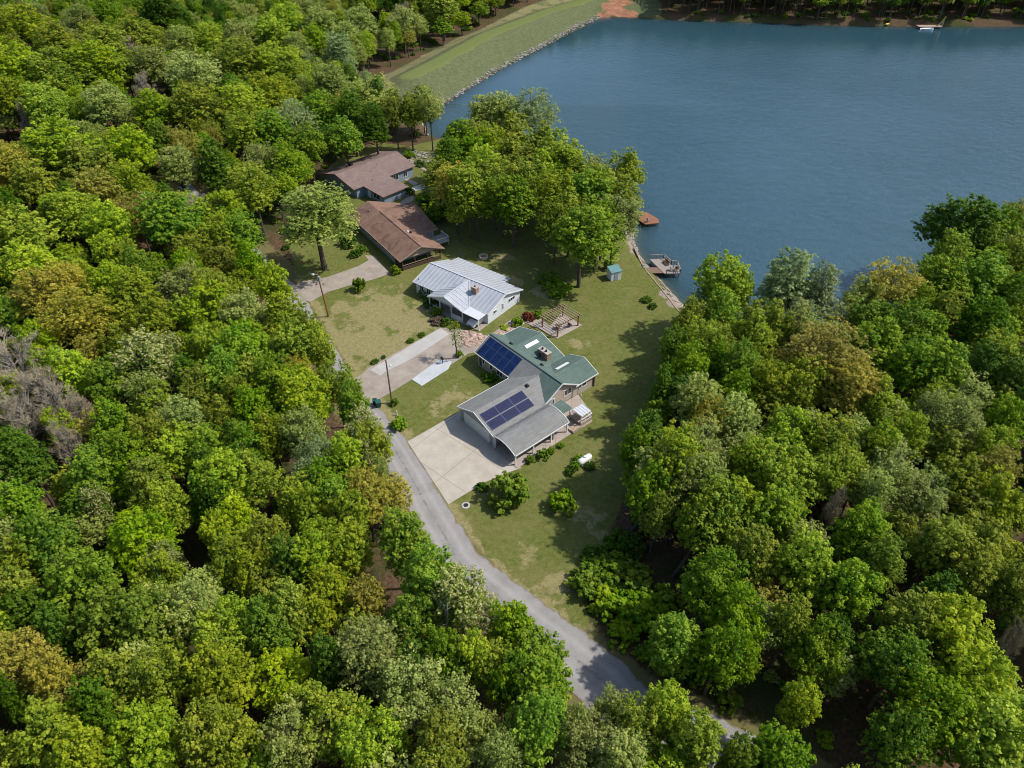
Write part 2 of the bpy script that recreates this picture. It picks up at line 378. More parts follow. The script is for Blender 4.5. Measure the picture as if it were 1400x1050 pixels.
c = t.mix(edge('clay', .5, .2), c, t.mix(t.ramp(t.noise(.35, 8, .8), [(.35, 0.), (.65, 1.)]), (.16,.08,.045), (.42,.20,.12)))
t.col(c, .95, .1); t.bump(t.noise(4.0, 8, .8), .6, .12)
me.materials.append(t.mat)
ground = bpy.data.objects.new('ground', me); COL.objects.link(ground); tag(ground, kind='structure')
# ------------------------------------------------------------------ water
t = NT('water')
w1 = t.noise(.42, 6, .66, dist=.6); w2 = t.noise(.018, 3, .5); w3 = t.noise(1.4, 4, .7)
hgt = t.math('ADD', t.math('MULTIPLY', w1, .8), t.math('MULTIPLY', w3, .4))
t.col(t.mix(t.ramp(w2, [(.35, 0.), (.65, 1.)]), (.026,.070,.094), (.034,.082,.108)), .08, .7)
wv = t.ramp(t.noise(.012, 4, .6, dist=1.5), [(.35, .7), (.65, 1.)])
t.bump(t.math('MULTIPLY', t.math('MULTIPLY', hgt, wv), t.attr('open').outputs['Fac']), .8, .5)
t.b.inputs['IOR'].default_value = 1.42
tp = t.new('ShaderNodeBsdfTransparent'); tp.inputs[0].default_value = (.62, .74, .70, 1)
mx = t.new('ShaderNodeMixShader'); t.link(t.attr('shallow').outputs['Fac'], mx.inputs[0]); t.link(t.b.outputs[0], mx.inputs[1]); t.link(tp.outputs[0], mx.inputs[2]); t.link(mx.outputs[0], t.out.inputs[0])
wx = axis([(-60,-30,2),(-30,110,1.5),(110,700,12)]); wy = axis([(95,180,1.5),(180,420,3)]); WX, WY = np.meshgrid(wx, wy)
ls = sdf(LAKE, WX, WY); nw = len(wx); me = bpy.data.meshes.new('water')
ii = np.arange(WX.size).reshape(WX.shape)
me.from_pydata(np.stack([WX.ravel(), WY.ravel(), np.full(WX.size, WL)], -1).tolist(), [], np.stack([ii[:-1,:-1], ii[:-1,1:], ii[1:,1:], ii[1:,:-1]], -1).reshape(-1, 4).tolist())
at = me.attributes.new('shallow', 'FLOAT', 'POINT'); at.data.foreach_set('value', (np.exp(-np.maximum(ls, 0)/2.6)*.78).astype(np.float32).ravel())
at = me.attributes.new('open', 'FLOAT', 'POINT'); at.data.foreach_set('value', np.where(WY > 230, .10 + .9*np.clip((ls-6)/70, 0, 1), 1.0).astype(np.float32).ravel())
me.materials.append(t.mat); water = bpy.data.objects.new('water', me); COL.objects.link(water); tag(water, kind='structure')
# ------------------------------------------------------------------ roads and drives
def offset_line(pts, w):
    L = []; Rr = []
    for i, p in enumerate(pts):
        d = pts[min(i+1, len(pts)-1)] - pts[max(i-1, 0)]; d = d/np.linalg.norm(d); n = np.array([-d[1], d[0]])
        ww = w[i] if hasattr(w, '__len__') else w
        L.append(p + n*ww/2); Rr.append(p - n*ww/2)
    return L, Rr
def smooth_line(pts, k=8):
    out = []
    for i in range(len(pts)-1):
        p0, p1, p2, p3 = pts[max(i-1, 0)], pts[i], pts[i+1], pts[min(i+2, len(pts)-1)]
        for j in range(k):
            u = j/k; out.append(.5*((2*p1) + (-p0+p2)*u + (2*p0-5*p1+4*p2-p3)*u*u + (-p0+3*p1-3*p2+p3)*u**3))
    return out + [pts[-1]]
t = NT('asphalt')
ca = t.mix(t.ramp(t.noise(.35, 6, .7), [(.3, 0.), (.7, 1.)]), (.235,.222,.212), (.325,.308,.295))
cr = t.new('ShaderNodeTexVoronoi', feature='DISTANCE_TO_EDGE'); cr.inputs['Scale'].default_value = .33
v = t.new('ShaderNodeVectorMath', operation='ADD'); t.link(t.coord(), v.inputs[0]); nz = t.new('ShaderNodeTexNoise'); nz.inputs['Scale'].default_value = .8; nz.inputs['Detail'].default_value = 6
t.link(t.coord(), nz.inputs['Vector']); sc_ = t.new('ShaderNodeVectorMath', operation='SCALE'); sc_.inputs['Scale'].default_value = 2.2; t.link(nz.outputs['Color'], sc_.inputs[0]); t.link(sc_.outputs[0], v.inputs[1]); t.link(v.outputs[0], cr.inputs['Vector'])
ca = t.mix(t.ramp(cr.outputs['Distance'], [(0.0, .30), (.012, 0.)]), ca, (.10,.095,.09))
ca = t.mix(t.ramp(t.noise(.5, 7, .75), [(.60, 0.), (.70, .5)]), ca, (.13,.12,.115))
ac = t.math('ABSOLUTE', t.attr('across').outputs['Fac']); nn = t.noise(1.1, 6, .75)
trk = t.math('SUBTRACT', 1.0, t.math('MULTIPLY', t.math('ABSOLUTE', t.math('SUBTRACT', ac, .46)), 4.5))
ca = t.mix(t.math('MULTIPLY', t.math('MAXIMUM', trk, 0.0), t.ramp(nn, [(.3, .25), (.7, .9)])), ca, (.37,.355,.345))
eg = t.math('ADD', ac, t.math('MULTIPLY', t.math('SUBTRACT', nn, .5), .55)); ca = t.mix(t.ramp(eg, [(.91, 0.), (1.05, .8)]), ca, (.19,.15,.105))
mid = t.math('SUBTRACT', 1.0, t.math('MULTIPLY', ac, 9.0)); ca = t.mix(t.math('MULTIPLY', t.math('MAXIMUM', mid, 0.0), t.ramp(t.noise(.9, 5, .8), [(.45, 0.), (.6, .7)])), ca, (.11,.10,.095))
t.col(ca, .9, .2); t.bump(t.noise(25, 3), .2, .02); M['asphalt'] = t.mat
SL = smooth_line(ROAD, 6); wd = [float(np.interp(i/6, range(len(ROADE)), [w for p, w in ROADE])) + .16*math.sin(i*.9) + .12*math.sin(i*2.3) for i in range(len(SL))]
L, Rr = offset_line(SL, wd); m = MB()
n = len(SL); vs = []; KC = 9; acr = []
for i in range(n):
    for k in range(KC):
        u = k/(KC-1); x, y = L[i]*(1-u) + Rr[i]*u; jit = (.12*math.sin(i*1.7+k) if k in (0, KC-1) else 0)
        d = (Rr[i]-L[i])/np.linalg.norm(Rr[i]-L[i]); x += d[0]*jit; y += d[1]*jit
        vs.append((x, y, h1(x, y)+.03)); acr.append(u*2-1)
m.add(vs, [(i*KC+k, i*KC+k+1, (i+1)*KC+k+1, (i+1)*KC+k) for i in range(n-1) for k in range(KC-1)]); ro = tag(m.build('road', M['asphalt']), kind='structure')
at = ro.data.attributes.new('across', 'FLOAT', 'POINT'); at.data.foreach_set('value', acr)
def concrete(name, a, b, joint=None, ang=0, crackc=(.24,.21,.18)):
    t = NT(name)
    c = t.mix(t.ramp(t.noise(.45, 7, .7), [(.3, 0.), (.7, 1.)]), a, b)
    c = t.mix(t.ramp(t.noise(1.5, 8, .8), [(.62, 0.), (.75, .5)]), c, tuple(x*.6 for x in a))
    if joint:
        mp = t.new('ShaderNodeMapping'); mp.inputs['Rotation'].default_value = (0, 0, ang); t.link(t.coord(), mp.inputs[0])
        br = t.new('ShaderNodeTexBrick', offset=0.0); br.inputs['Scale'].default_value = 1.0; br.inputs['Brick Width'].default_value = joint[0]; br.inputs['Row Height'].default_value = joint[1]; br.inputs['Mortar Size'].default_value = .035
        t.link(mp.outputs[0], br.inputs['Vector']); c = t.mix(br.outputs['Fac'], c, crackc)
    t.col(c, .9, .2); t.bump(t.noise(12, 4), .2, .02); return t.mat
M['drive'] = concrete('drive_concrete', (.37,.325,.268), (.49,.44,.375), (7.4, 6.6), R_(-50+90))
M['olddrive'] = concrete('old_concrete', (.25,.205,.17), (.38,.33,.28), (4.2, 4.2), R_(20), (.36,.31,.25))
M['lightdrive'] = concrete('light_concrete', (.36,.345,.32), (.47,.45,.42))
M['padc'] = concrete('pad_concrete', (.40,.42,.43), (.52,.53,.54))
M['patio'] = concrete('patio_concrete', (.33,.275,.235), (.42,.355,.305), (1.5, 1.5), R_(41))
def sheet(name, pts, z, mat, kind='structure', th=None, label=None, cat=None):
    P = poly(pts); m = MB()
    if th: m.prism(P, z-th, z)
    else:
        if sum(P[i][0]*P[(i+1) % len(P)][1] - P[(i+1) % len(P)][0]*P[i][1] for i in range(len(P))) < 0: P = P[::-1]
        m.add([(x, y, z) for x, y in P], [tuple(range(len(P)))])
    return tag(m.build(name, mat), label, cat, kind=kind)
sheet('driveway', [(557,604),(585,588),(630,562),(664,594),(713,640),(693,647),(660,661),(613,690)], .05, M['drive'])
sheet('driveway', [(478,520),(492,514),(504,503),(603,448),(640,452),(668,460),(700,436),(722,430),(700,452),(668,478),(640,484),(610,503),(596,505),(576,518),(563,519),(536,536),(520,545),(510,556),(496,552)], .050, M['olddrive'])
sheet('driveway', [(506,506),(602,448.5),(614,457),(566,489),(528,508),(520,514)], .058, M['lightdrive'])
sheet('path', [(563,519),(577,528),(613,505),(618,494),(600,492)], .066, M['padc'])
sheet('driveway', [(400,398),(408,386),(448,379),(490,364),(504,356),(498,349),(512,350),(533,374),(512,382),(480,390),(450,399),(424,413),(416,410)], .05, M['olddrive'])
sheet('patio', [(716,441),(736,434),(752,446),(768,428),(796,445),(762,463),(748,456),(738,450)], .10, M['patio'], th=.1)
sheet('path', [(560,257),(597,246),(600,240),(606,245),(598,253),(566,262)], .04, M['lightdrive'])
sheet('path', [(536,206),(541,205),(600,240),(596,243)], .044, M['olddrive'])
sheet('path', [(556,270),(560,262),(566,262),(565,274),(553,281),(545,278)], .05, M['olddrive'])
sheet('path', [(540,238),(546,236),(572,251),(566,254)], .048, M['olddrive'])
# ------------------------------------------------------------------ building kit (local frame: s runs back, t runs sideways; x = s, y = -t)
def Q(axis, a, b, z): return (b, -a, z) if axis == 't' else (a, -b, z)
def gsolid(m, axis, a0, a1, b0, b1, br, z0, ze, zr, mi=0, ze1=None):
    ze1 = ze if ze1 is None else ze1
    sec = [(b0, z0), (b1, z0), (b1, ze1), (br, zr), (b0, ze)]
    n = 5; vs = [Q(axis, a0, b, z) for b, z in sec] + [Q(axis, a1, b, z) for b, z in sec]
    m.add(vs, [tuple(range(5)), tuple(range(9, 4, -1))] + [(i, 5+i, 5+(i+1) % 5, (i+1) % 5) for i in range(5)], mi)
def gslope(m, axis, a0, a1, b0, z0, b1, z1, th=.14, mi=0):
    m.slab([Q(axis, a0, b0, z0), Q(axis, a1, b0, z0), Q(axis, a1, b1, z1), Q(axis, a0, b1, z1)], th, mi)
def gtrim(m, axis, a0, a1, b0, z0, b1, z1, mi=0, which='ae', th=.20):
    # fascia boards along the eave (b0) and rakes (a0 / a1), just outside the slab
    d = .05
    sb = -1 if b0 < b1 else 1
    if 'e' in which: m.beam(Q(axis, a0-d, b0+sb*d*.6, z0-th/2+.01), Q(axis, a1+d, b0+sb*d*.6, z0-th/2+.01), .07, th, mi)
    if 'a' in which: m.beam(Q(axis, a0-d*.6, b0, z0-th/2+.015), Q(axis, a0-d*.6, b1, z1-th/2+.015), .07, th, mi)
    if 'z' in which: m.beam(Q(axis, a1+d*.6, b0, z0-th/2+.015), Q(axis, a1+d*.6, b1, z1-th/2+.015), .07, th, mi)
def opening(par, face, pos, a, z0, w, h, frame, pane, kind='window', panes=2, label=None):
    """window or door: a proud frame and recessed-looking panes, on the wall whose outer face is at pos"""
    sg = 1 if face[1] == '+' else -1; fr = MB(); pn = MB()
    def bx(m, a0, a1, zz0, zz1, d0, d1):
        p0, p1 = pos + sg*d0, pos + sg*d1
        if face[0] == 's': m.box(p0, p1, -a1, -a0, zz0, zz1)
        else: m.box(a0, a1, -p0, -p1, zz0, zz1)
    k = .09
    bx(fr, a, a+w, z0, z0+k, 0, .07); bx(fr, a, a+w, z0+h-k, z0+h, 0, .07); bx(fr, a, a+k, z0+k, z0+h-k, 0, .066); bx(fr, a+w-k, a+w, z0+k, z0+h-k, 0, .066)
    for i in range(1, panes): x = a + w*i/panes; bx(fr, x-.035, x+.035, z0+k, z0+h-k, 0, .06)
    bx(pn, a+k, a+w-k, z0+k, z0+h-k, 0, .03)
    f = fr.build(kind, frame, par, label); pn.build('pane' if kind == 'window' else 'panel', pane, f); return f
def shingle(name, a, b, stain=False, ang=0.0):
    t = NT(name)
    n = t.noise(.55, 6, .7); n2 = t.noise(9.0, 4, .8)
    c = t.mix(t.ramp(n, [(.3, 0.), (.7, 1.)]), a, b); c = t.mix(t.math('MULTIPLY', t.ramp(n2, [(.35, 0.), (.7, 1.)]), .45), c, tuple(x*.55 for x in a))
    br = t.new('ShaderNodeTexBrick'); br.inputs['Scale'].default_value = 1; br.inputs['Brick Width'].default_value = .9; br.inputs['Row Height'].default_value = .19; br.inputs['Mortar Size'].default_value = .012
    br.inputs['Color1'].default_value = (1, 1, 1, 1); br.inputs['Color2'].default_value = (.82, .82, .82, 1); br.inputs['Mortar'].default_value = (.6, .6, .6, 1)
    mp = t.new('ShaderNodeMapping'); mp.inputs['Rotation'].default_value = (0, 0, ang); t.link(t.coord(), mp.inputs[0]); t.link(mp.outputs[0], br.inputs['Vector'])
    c = t.mix(1.0, c, br.outputs['Color'], 'MULTIPLY')
    if stain:
        sx = t.new('ShaderNodeSeparateXYZ'); t.link(t.coord(), sx.inputs[0])
        f = t.math('SUBTRACT', 1.0, t.math('MULTIPLY', t.math('ABSOLUTE', t.math('ADD', sx.outputs[1], 9.1)), 1.25))
        f = t.math('MULTIPLY', t.math('MAXIMUM', f, 0.0), t.ramp(t.noise(1.6, 6, .75), [(.36, 0.), (.62, 1.)]))
        c = t.mix(f, c, (.10,.10,.11))
    if name == 'shingle_brown':
        c = t.mix(t.ramp(t.noise(.28, 4, .6, dist=1.0), [(.52, 0.), (.68, .6)]), c, (.085,.05,.042))
    t.col(c, .95, .15); t.bump(n2, .4, .02); return t.mat
M['sgrey'] = shingle('shingle_grey', (.235,.235,.222), (.31,.31,.295), True)
M['sgreen'] = shingle('shingle_green', (.115,.170,.145), (.155,.215,.185))
M['sbrown'] = shingle('shingle_brown', (.235,.138,.100), (.340,.208,.152))
M['smauve'] = shingle('shingle_mauve', (.225,.160,.143), (.305,.222,.198))
M['white'] = simple('white_paint', (.72,.72,.70), .5, .08)
M['siding'] = simple('beige_siding', (.42,.36,.30), .7, .12, 1.2)
M['stone'] = simple('stone_wall', (.40,.36,.31), .9, .35, 2.5, bump=.5)
M['greyw'] = simple('grey_wall', (.33,.35,.37), .8, .12)
M['whitew'] = simple('white_siding', (.62,.65,.68), .6, .08, 1.5)
M['bluew'] = simple('blue_grey_wall', (.20,.25,.32), .8, .15)
M['darkw'] = simple('dark_brown_wall', (.09,.055,.04), .85, .3)
M['redwood'] = simple('red_brown_timber', (.20,.085,.05), .8, .3, 5)
M['oldwood'] = simple('weathered_timber', (.36,.27,.20), .9, .3, 4)
M['greywood'] = simple('grey_timber', (.36,.31,.27), .9, .25, 4)
M['black'] = simple('black_vent', (.02,.02,.022), .6, .2)
M['glass'] = simple('window_glass', (.025,.03,.035), .12, .2, spec=.6)
M['brick'] = simple('chimney_brick', (.30,.19,.14), .9, .35, 6, bump=.4)
M['cap'] = simple('chimney_cap', (.42,.36,.32), .9, .2)
M['skyl'] = simple('skylight_cover', (.82,.82,.80), .35, .03)
M['galv'] = simple('galvanised_metal', (.45,.47,.48), .4, .15, metal=.5)
M['panelb'] = simple('solar_cells_blue', (.005,.019,.075), .18, .35, 1.2, spec=.5)
M['panelp'] = simple('solar_cells_navy', (.012,.015,.055), .22, .25, 1.2, spec=.5)
M['pframe'] = simple('panel_frame', (.05,.09,.19), .5, .1)
M['plframe'] = simple('panel_light_frame', (.16,.19,.28), .45, .1)
M['greyroofm'] = None
def metal_roof():
    t = NT('metal_roof'); c = t.mix(t.ramp(t.noise(.4, 5, .7), [(.3, 0.), (.7, 1.)]), (.36,.38,.41), (.46,.48,.51))
    t.col(c, .42, .5); t.b.inputs['Metallic'].default_value = .15; return t.mat
M['mroof'] = metal_roof(); M['rib'] = simple('metal_rib', (.48,.50,.53), .4, .05)
M['mroofpale'] = simple('pale_metal_roof', (.56,.58,.60), .4, .05)

def panels(par, axis, rows, cells, frame, gap=.035):
    """solar panels on a slope. rows: list of ((a0, a1), n, (b0, z0), (b1, z1)) """
    for (a0, a1), n, (b0, z0), (b1, z1) in rows:
        w = (a1-a0)/n
        for i in range(n):
            x0, x1 = a0+w*i+gap/2, a0+w*(i+1)-gap/2; L = math.hypot(b1-b0, z1-z0)
            u = ((b1-b0)/L, (z1-z0)/L); m = MB(); nr = (-u[1], u[0]) if u[0] > 0 else (u[1], -u[0])
            def pt(a, q, h): return Q(axis, a, b0+u[0]*q+nr[0]*h, z0+u[1]*q+nr[1]*h)
            def bb(xa, xb, qa, qb, h0, h1, mi):
                m.add([pt(a, q, h) for h in (h0, h1) for a, q in ((xa, qa), (xb, qa), (xb, qb), (xa, qb))], [(0,3,2,1),(4,5,6,7),(0,1,5,4),(1,2,6,5),(2,3,7,6),(3,0,4,7)], mi)
            bb(x0, x1, 0, L, .05, .10, 0)
            e = .03
            bb(x0+e, x1-e, e, L-e, .102, .108, 1)
            m.build('solar_panel', [frame, cells], par)

# ================================================================== green-and-grey house
house = thing('house', g2(625, 556, 2.6), 'large house with grey and green shingle roof, solar panels and attached carport', 'house', R_(41))
w = MB()
gsolid(w, 't', -8.6, 8.1, 11.0, 17.6, 14.2, 0, 2.72, 4.55)
gsolid(w, 's', 17.0, 20.9, -9.2, 1.3, -4.0, 0, 2.4, 3.9)
gsolid(w, 's', 17.0, 21.8, 2.3, 8.2, 5.3, 0, 2.4, 3.6)
w.build('wall', M['siding'], house)
w = MB(); gsolid(w, 's', .35, 12.5, .4, 8.3, 4.1, 0, 2.52, 4.1); w.build('garage_wall', M['greyw'], house)
r = MB(); gslope(r, 't', -9, 4.1, 10.6, 2.72, 14.2, 4.85)
gslope(r, 's', 0, 13.6, 0, 2.62, 4.1, 4.32); gslope(r, 's', 0, 11.0, 8.7, 2.62, 4.1, 4.32)
r.slab([(11.0, -4.1, 4.32), (11.0, -8.65, 2.62), (11.25, -8.65, 2.62), (13.45, -4.1, 4.32)], .14)
r.build('roof', M['sgrey'], house, 'grey shingle slopes over the garage and front')
r = MB(); gslope(r, 't', 4.1, 8.55, 10.6, 2.724, 14.2, 4.85); gslope(r, 't', -9, 8.55, 17.9, 2.66, 14.2, 4.85)
gslope(r, 's', 14.8, 21.3, -9.6, 2.62, -4.0, 4.4); gslope(r, 's', 14.8, 21.3, 1.85, 2.62, -4.0, 4.4)
gslope(r, 's', 15.4, 22.3, 1.85, 2.62, 5.3, 4.02); r.slab([Q('s', 17.3, 8.6, 2.62), Q('s', 22.3, 8.6, 2.62), Q('s', 22.3, 5.3, 4.02), Q('s', 15.4, 5.3, 4.02)], .14)
r.beam(Q('t', -9, 14.2, 4.87), Q('t', 8.55, 14.2, 4.87), .3, .05)
r.build('roof', M['sgreen'], house, 'green shingle slopes at the back')
tr = MB()
gtrim(tr, 't', -9, 8.55, 10.6, 2.72, 14.2, 4.85, which='z'); gtrim(tr, 't', -9, 8.55, 10.6, 2.72, 14.2, 4.85, which='a')
tr.beam(Q('t', -9.0, 10.55, 2.62), Q('t', -.1, 10.55, 2.62), .08, .2)
gtrim(tr, 't', -9, 8.55, 17.9, 2.66, 14.2, 4.85, which='z')
gtrim(tr, 's', 0, 11.0, 0, 2.62, 4.1, 4.32, which='ea', th=.22); gtrim(tr, 's', 0, 11.0, 8.7, 2.62, 4.1, 4.32, which='a', th=.22)
gtrim(tr, 's', 17.3, 22.3, 8.6, 2.62, 5.3, 4.02, which='ez'); gtrim(tr, 's', 16.4, 22.3, 1.85, 2.62, 5.3, 4.02, which='z')
gtrim(tr, 's', 15.2, 21.3, -9.6, 2.62, -4, 4.4, which='ez'); gtrim(tr, 's', 15.2, 21.3, 1.85, 2.62, -4, 4.4, which='z')
tr.build('fascia', M['white'], house)
# carport roof, arch and posts
PRF = [(8.68, 2.60), (9.1, 2.84), (9.7, 3.02), (10.5, 3.12), (11.4, 3.06), (12.2, 2.86), (12.9, 2.58), (13.5, 2.24)]
r = MB()
for (t0, z0), (t1, z1) in zip(PRF[:-1], PRF[1:]): r.slab([Q('s', .1, t0, z0), Q('s', .1, t1, z1), Q('s', 10.9, t1, z1), Q('s', 10.9, t0, z0)], .13)
r.build('carport_roof', M['sgrey'], house)
tr = MB(); tr.beam(Q('s', .1, 13.55, 2.14), Q('s', 10.9, 13.55, 2.14), .08, .2)
for s0 in (.03, 10.92):
    for (t0, z0), (t1, z1) in zip(PRF[:-1], PRF[1:]): tr.beam(Q('s', s0, t0, z0-.09), Q('s', s0, t1, z1-.09), .07, .2)
tr.build('carport_arch', M['white'], house)
for s_, t_ in ((.3, 13.3), (3.8, 13.3), (7.4, 13.3), (10.7, 13.3), (.3, 8.75)):
    m = MB(); m.box(s_-.09, s_+.09, -t_-.09, -t_+.09, 0, 2.24 if t_ > 9 else 2.5); m.build('post', M['white'], house)
m = MB(); m.prism([(.0, -8.5), (.0, -14.0), (11.3, -14.0), (11.3, -8.5)], 0, .12); m.build('carport_slab', M['patio'], house)
m = MB(); m.box(8.0, 8.2, -13.2, -8.6, .12, 2.3); m.build('store_wall', M['siding'], house)
m = MB(); m.box(-.03, .35, -1.5, -7.2, .1, 2.3) if False else m.box(.27, .35, -7.4, -1.3, .06, 2.35)
for k in range(1, 5): m.box(.255, .27, -7.4, -1.3, .06+k*.458-.01, .06+k*.458+.012)
m.build('garage_door', M['white'], house)
for s_, t_ in ((.12, .1), (.12, 8.5)):
    m = MB(); m.tube([Q('s', s_, t_, 2.4), Q('s', s_+.1, t_, 2.2), Q('s', s_+.1, t_, .2), Q('s', s_-.3, t_+.2, .08)], .05, 6); m.build('downpipe', M['white'], house)
# solar panels
def on(b0, z0, b1, z1, b): return z0 + (z1-z0)*(b-b0)/(b1-b0)
f = lambda b: on(10.6, 2.72, 14.2, 4.85, b)
panels(house, 't', [((-8.5, -.3), 5, (10.75, f(10.75)), (12.5, f(12.5))), ((-8.5, -.3), 5, (12.56, f(12.56)), (13.75, f(13.75)))], M['panelb'], M['pframe'])
f = lambda b: on(8.7, 2.62, 4.1, 4.32, b)
panels(house, 's', [((.5, 8.9), 3, (7.9, f(7.9)), (6.45, f(6.45))), ((.5, 8.9), 3, (6.33, f(6.33)), (4.9, f(4.9)))], M['panelp'], M['plframe'])
# roof furniture
def vent(par, s_, t_, z, r=.22):
    m = MB(); m.tube([Q('s', s_, t_, z-.2), Q('s', s_, t_, z+.22)], r*.6, 8); m.dome(Q('s', s_, t_, z+.22), r, r, r*.6, 10, 4, lo=-.2); m.box(s_-.3, s_+.3, -t_-.3, -t_+.3, z-.06, z+.04); m.build('roof_vent', M['black'], par)
vent(house, 15.4, -5.2, 4.2); vent(house, 15.4, 2.4, 4.2); vent(house, 10.2, 4.7, 4.15, .26)
for s_, t_ in ((15.1, -3.6), (14.9, 6.4)):
    m = MB(); m.tube([Q('s', s_, t_, 4.0), Q('s', s_, t_, 4.75)], .06, 6); m.build('vent_pipe', M['galv'], house)
for s0, s1, t_, z in ((16.7, 19.5, -2.9, 4.16), (16.9, 19.6, 4.3, 3.62)):
    m = MB(); up = .32
    sl = (-1 if t_ < 0 else 1)
    def zz(t): return (4.4 - (t+4)*.304) if t_ < 0 else (4.02 - (5.3-t)*.406)
    m.slab([Q('s', s0, t_-.3, zz(t_-.3)+.12), Q('s', s0, t_+.3, zz(t_+.3)+.12), Q('s', s1, t_+.3, zz(t_+.3)+.12), Q('s', s1, t_-.3, zz(t_-.3)+.12)], .16); m.build('skylight', M['skyl'], house)
m = MB(); m.box(17.9, 18.8, 1.0, -1.1, 2.6, 4.25); ch = m.build('chimney', M['brick'], house)
m = MB(); m.box(17.8, 18.9, 1.12, -1.22, 4.252, 4.37); m.build('cap', M['cap'], ch)
for t_ in (-.45, .45): m = MB(); m.tube([Q('s', 18.3, t_, 4.37), Q('s', 18.3, t_, 4.7)], .17, 8); m.build('flue', M['black'], ch)
m = MB(); m.box(17.1, 17.5, -.5, .1, 3.6, 4.6); m.build('roof_vent', M['black'], house)
# doors and windows
opening(house, 't+', 8.1, 12.9, 3.0, .1, .1, M['white'], M['glass'], panes=1) if False else None
opening(house, 't+', 8.1, 12.0, 1.1, 1.0, 1.15, M['white'], M['glass'])
opening(house, 't+', 8.1, 15.1, 1.3, 1.6, 1.3, M['white'], M['glass'], panes=2)
opening(house, 't+', 8.2, 18.3, 1.2, 1.8, 1.2, M['white'], M['glass'])
for t_, w_ in ((-7.4, .7), (-5.4, .7), (-3.6, 1.5), (-1.4, .7)): opening(house, 's-', 11.0, t_, 1.0, w_, 1.3, M['white'], M['glass'], panes=1 if w_ < 1 else 2)
opening(house, 's-', 11.0, -8.3, .1, .9, 2.05, M['white'], M['darkw'], 'door', 1)
# back porch and pale deck
r = MB(); r.slab([Q('s', 11.0, 9.2, 2.44), Q('s', 11.0, 11.6, 2.34), Q('s', 13.4, 11.6, 2.34), Q('s', 13.4, 9.2, 2.44)], .1); r.build('porch_roof', M['sgreen'], house, 'small flat green porch roof')
for s_, t_ in ((13.2, 11.4), (13.2, 9.4)): m = MB(); m.box(s_-.07, s_+.07, -t_-.07, -t_+.07, 0, 2.3); m.build('post', M['white'], house)
m = MB(); m.prism([(11.3, -8.3), (11.3, -14.2), (15.4, -14.2), (17.2, -11.2), (18.2, -8.3)], 0, .2); m.build('patio_slab', M['patio'], house)
dk = MB(); dk.box(13.1, 15.4, -14.0, -11.6, .2, .75); deck = dk.build('deck', M['oldwood'], house)
m = MB()
for (a, b) in (((13.1, -14.0), (15.4, -14.0)), ((15.4, -14.0), (15.4, -11.6))):
    m.beam((*a, 1.65), (*b, 1.65), .09, .07); m.beam((*a, .95), (*b, .95), .05, .05)
    for k in range(9): u = k/8; x, y = a[0]+(b[0]-a[0])*u, a[1]+(b[1]-a[1])*u; m.box(x-.025, x+.025, y-.025, y+.025, .75, 1.65)
m.build('railing', M['white'], deck)
m = MB(); m.box(11.2, 13.1, -14.2, -13.6, .2, .48); m.box(11.2, 13.1, -13.6, -13.0, .2, .34); m.build('step', M['oldwood'], deck)
r = MB(); r.slab([Q('s', 13.2, 11.9, 2.3), Q('s', 13.2, 13.9, 2.2), Q('s', 15.3, 13.9, 2.2), Q('s', 15.3, 11.9, 2.3)], .03)
for k in range(5): r.beam(Q('s', 13.25+k*.5, 11.9, 2.33), Q('s', 13.25+k*.5, 13.9, 2.23), .06, .03)
r.build('awning', M['mroofpale'], house, 'pale slatted awning over the deck')
for s_, t_ in ((13.3, 13.8), (15.2, 13.8)): m = MB(); m.box(s_-.06, s_+.06, -t_-.06, -t_+.06, .2, 2.2); m.build('post', M['white'], house)
m = MB(); m.box(21.7, 21.9, -8.4, -8.2, 0, 2.6); m.build('post', M['darkw'], house)
m = MB(); m.tube([Q('s', 18.6, 8.65, 2.5), Q('s', 18.6, 8.5, 2.2), Q('s', 18.6, 8.5, .2), Q('s', 18.4, 9.0, .08)], .05, 6); m.build('downpipe', M['white'], house)

# ================================================================== white metal-roofed house
wh = thing('house', g2(564.3, 385, 2.6), 'white house with ribbed silver metal roof and brick chimney', 'house', R_(53))
w = MB(); gsolid(w, 't', .4, 18.2, .4, 10.2, 5.3, 0, 2.6, 4.1); w.box(10.2, 12.4, -13.8, -1.0, 0, 2.2)
w.build('wall', M['whitew'], wh)
w = MB(); gsolid(w, 's', -1.9, 1.6, 6.2, 13.9, 10.0, 2.5, 2.55, 3.9); w.build('gable_wall', M['whitew'], wh)
def ribbed(m, axis, a0, a1, b0, z0, b1, z1, step=.92, th=.07):
    gslope(m, axis, a0, a1, b0, z0, b1, z1, th, 0)
    n = int((a1-a0)/step); 
    for i in range(n+1):
        a = a0 + .1 + (a1-a0-.2)*i/n
        m.beam(Q(axis, a, b0, z0+.03), Q(axis, a, b1, z1+.03), .13, .05, 1)
r = MB(); ribbed(r, 't', 0, 18.7, 0, 2.6, 5.3, 4.3); ribbed(r, 't', 0, 18.7, 10.6, 2.6, 5.3, 4.3)
r.beam(Q('t', 0, 5.3, 4.34), Q('t', 18.7, 5.3, 4.34), .35, .06, 1); r.build('roof', [M['mroof'], M['rib']], wh)
r = MB(); ribbed(r, 't', .7, 14.2, 12.8, 2.28, 10.5, 2.56); r.build('roof', [M['mroof'], M['rib']], wh, 'lower metal roof along the back')
r = MB(); ribbed(r, 's', -2.2, 5.0, 5.7, 2.62, 10.0, 4.16); ribbed(r, 's', -2.2, 5.0, 14.3, 2.62, 10.0, 4.16)
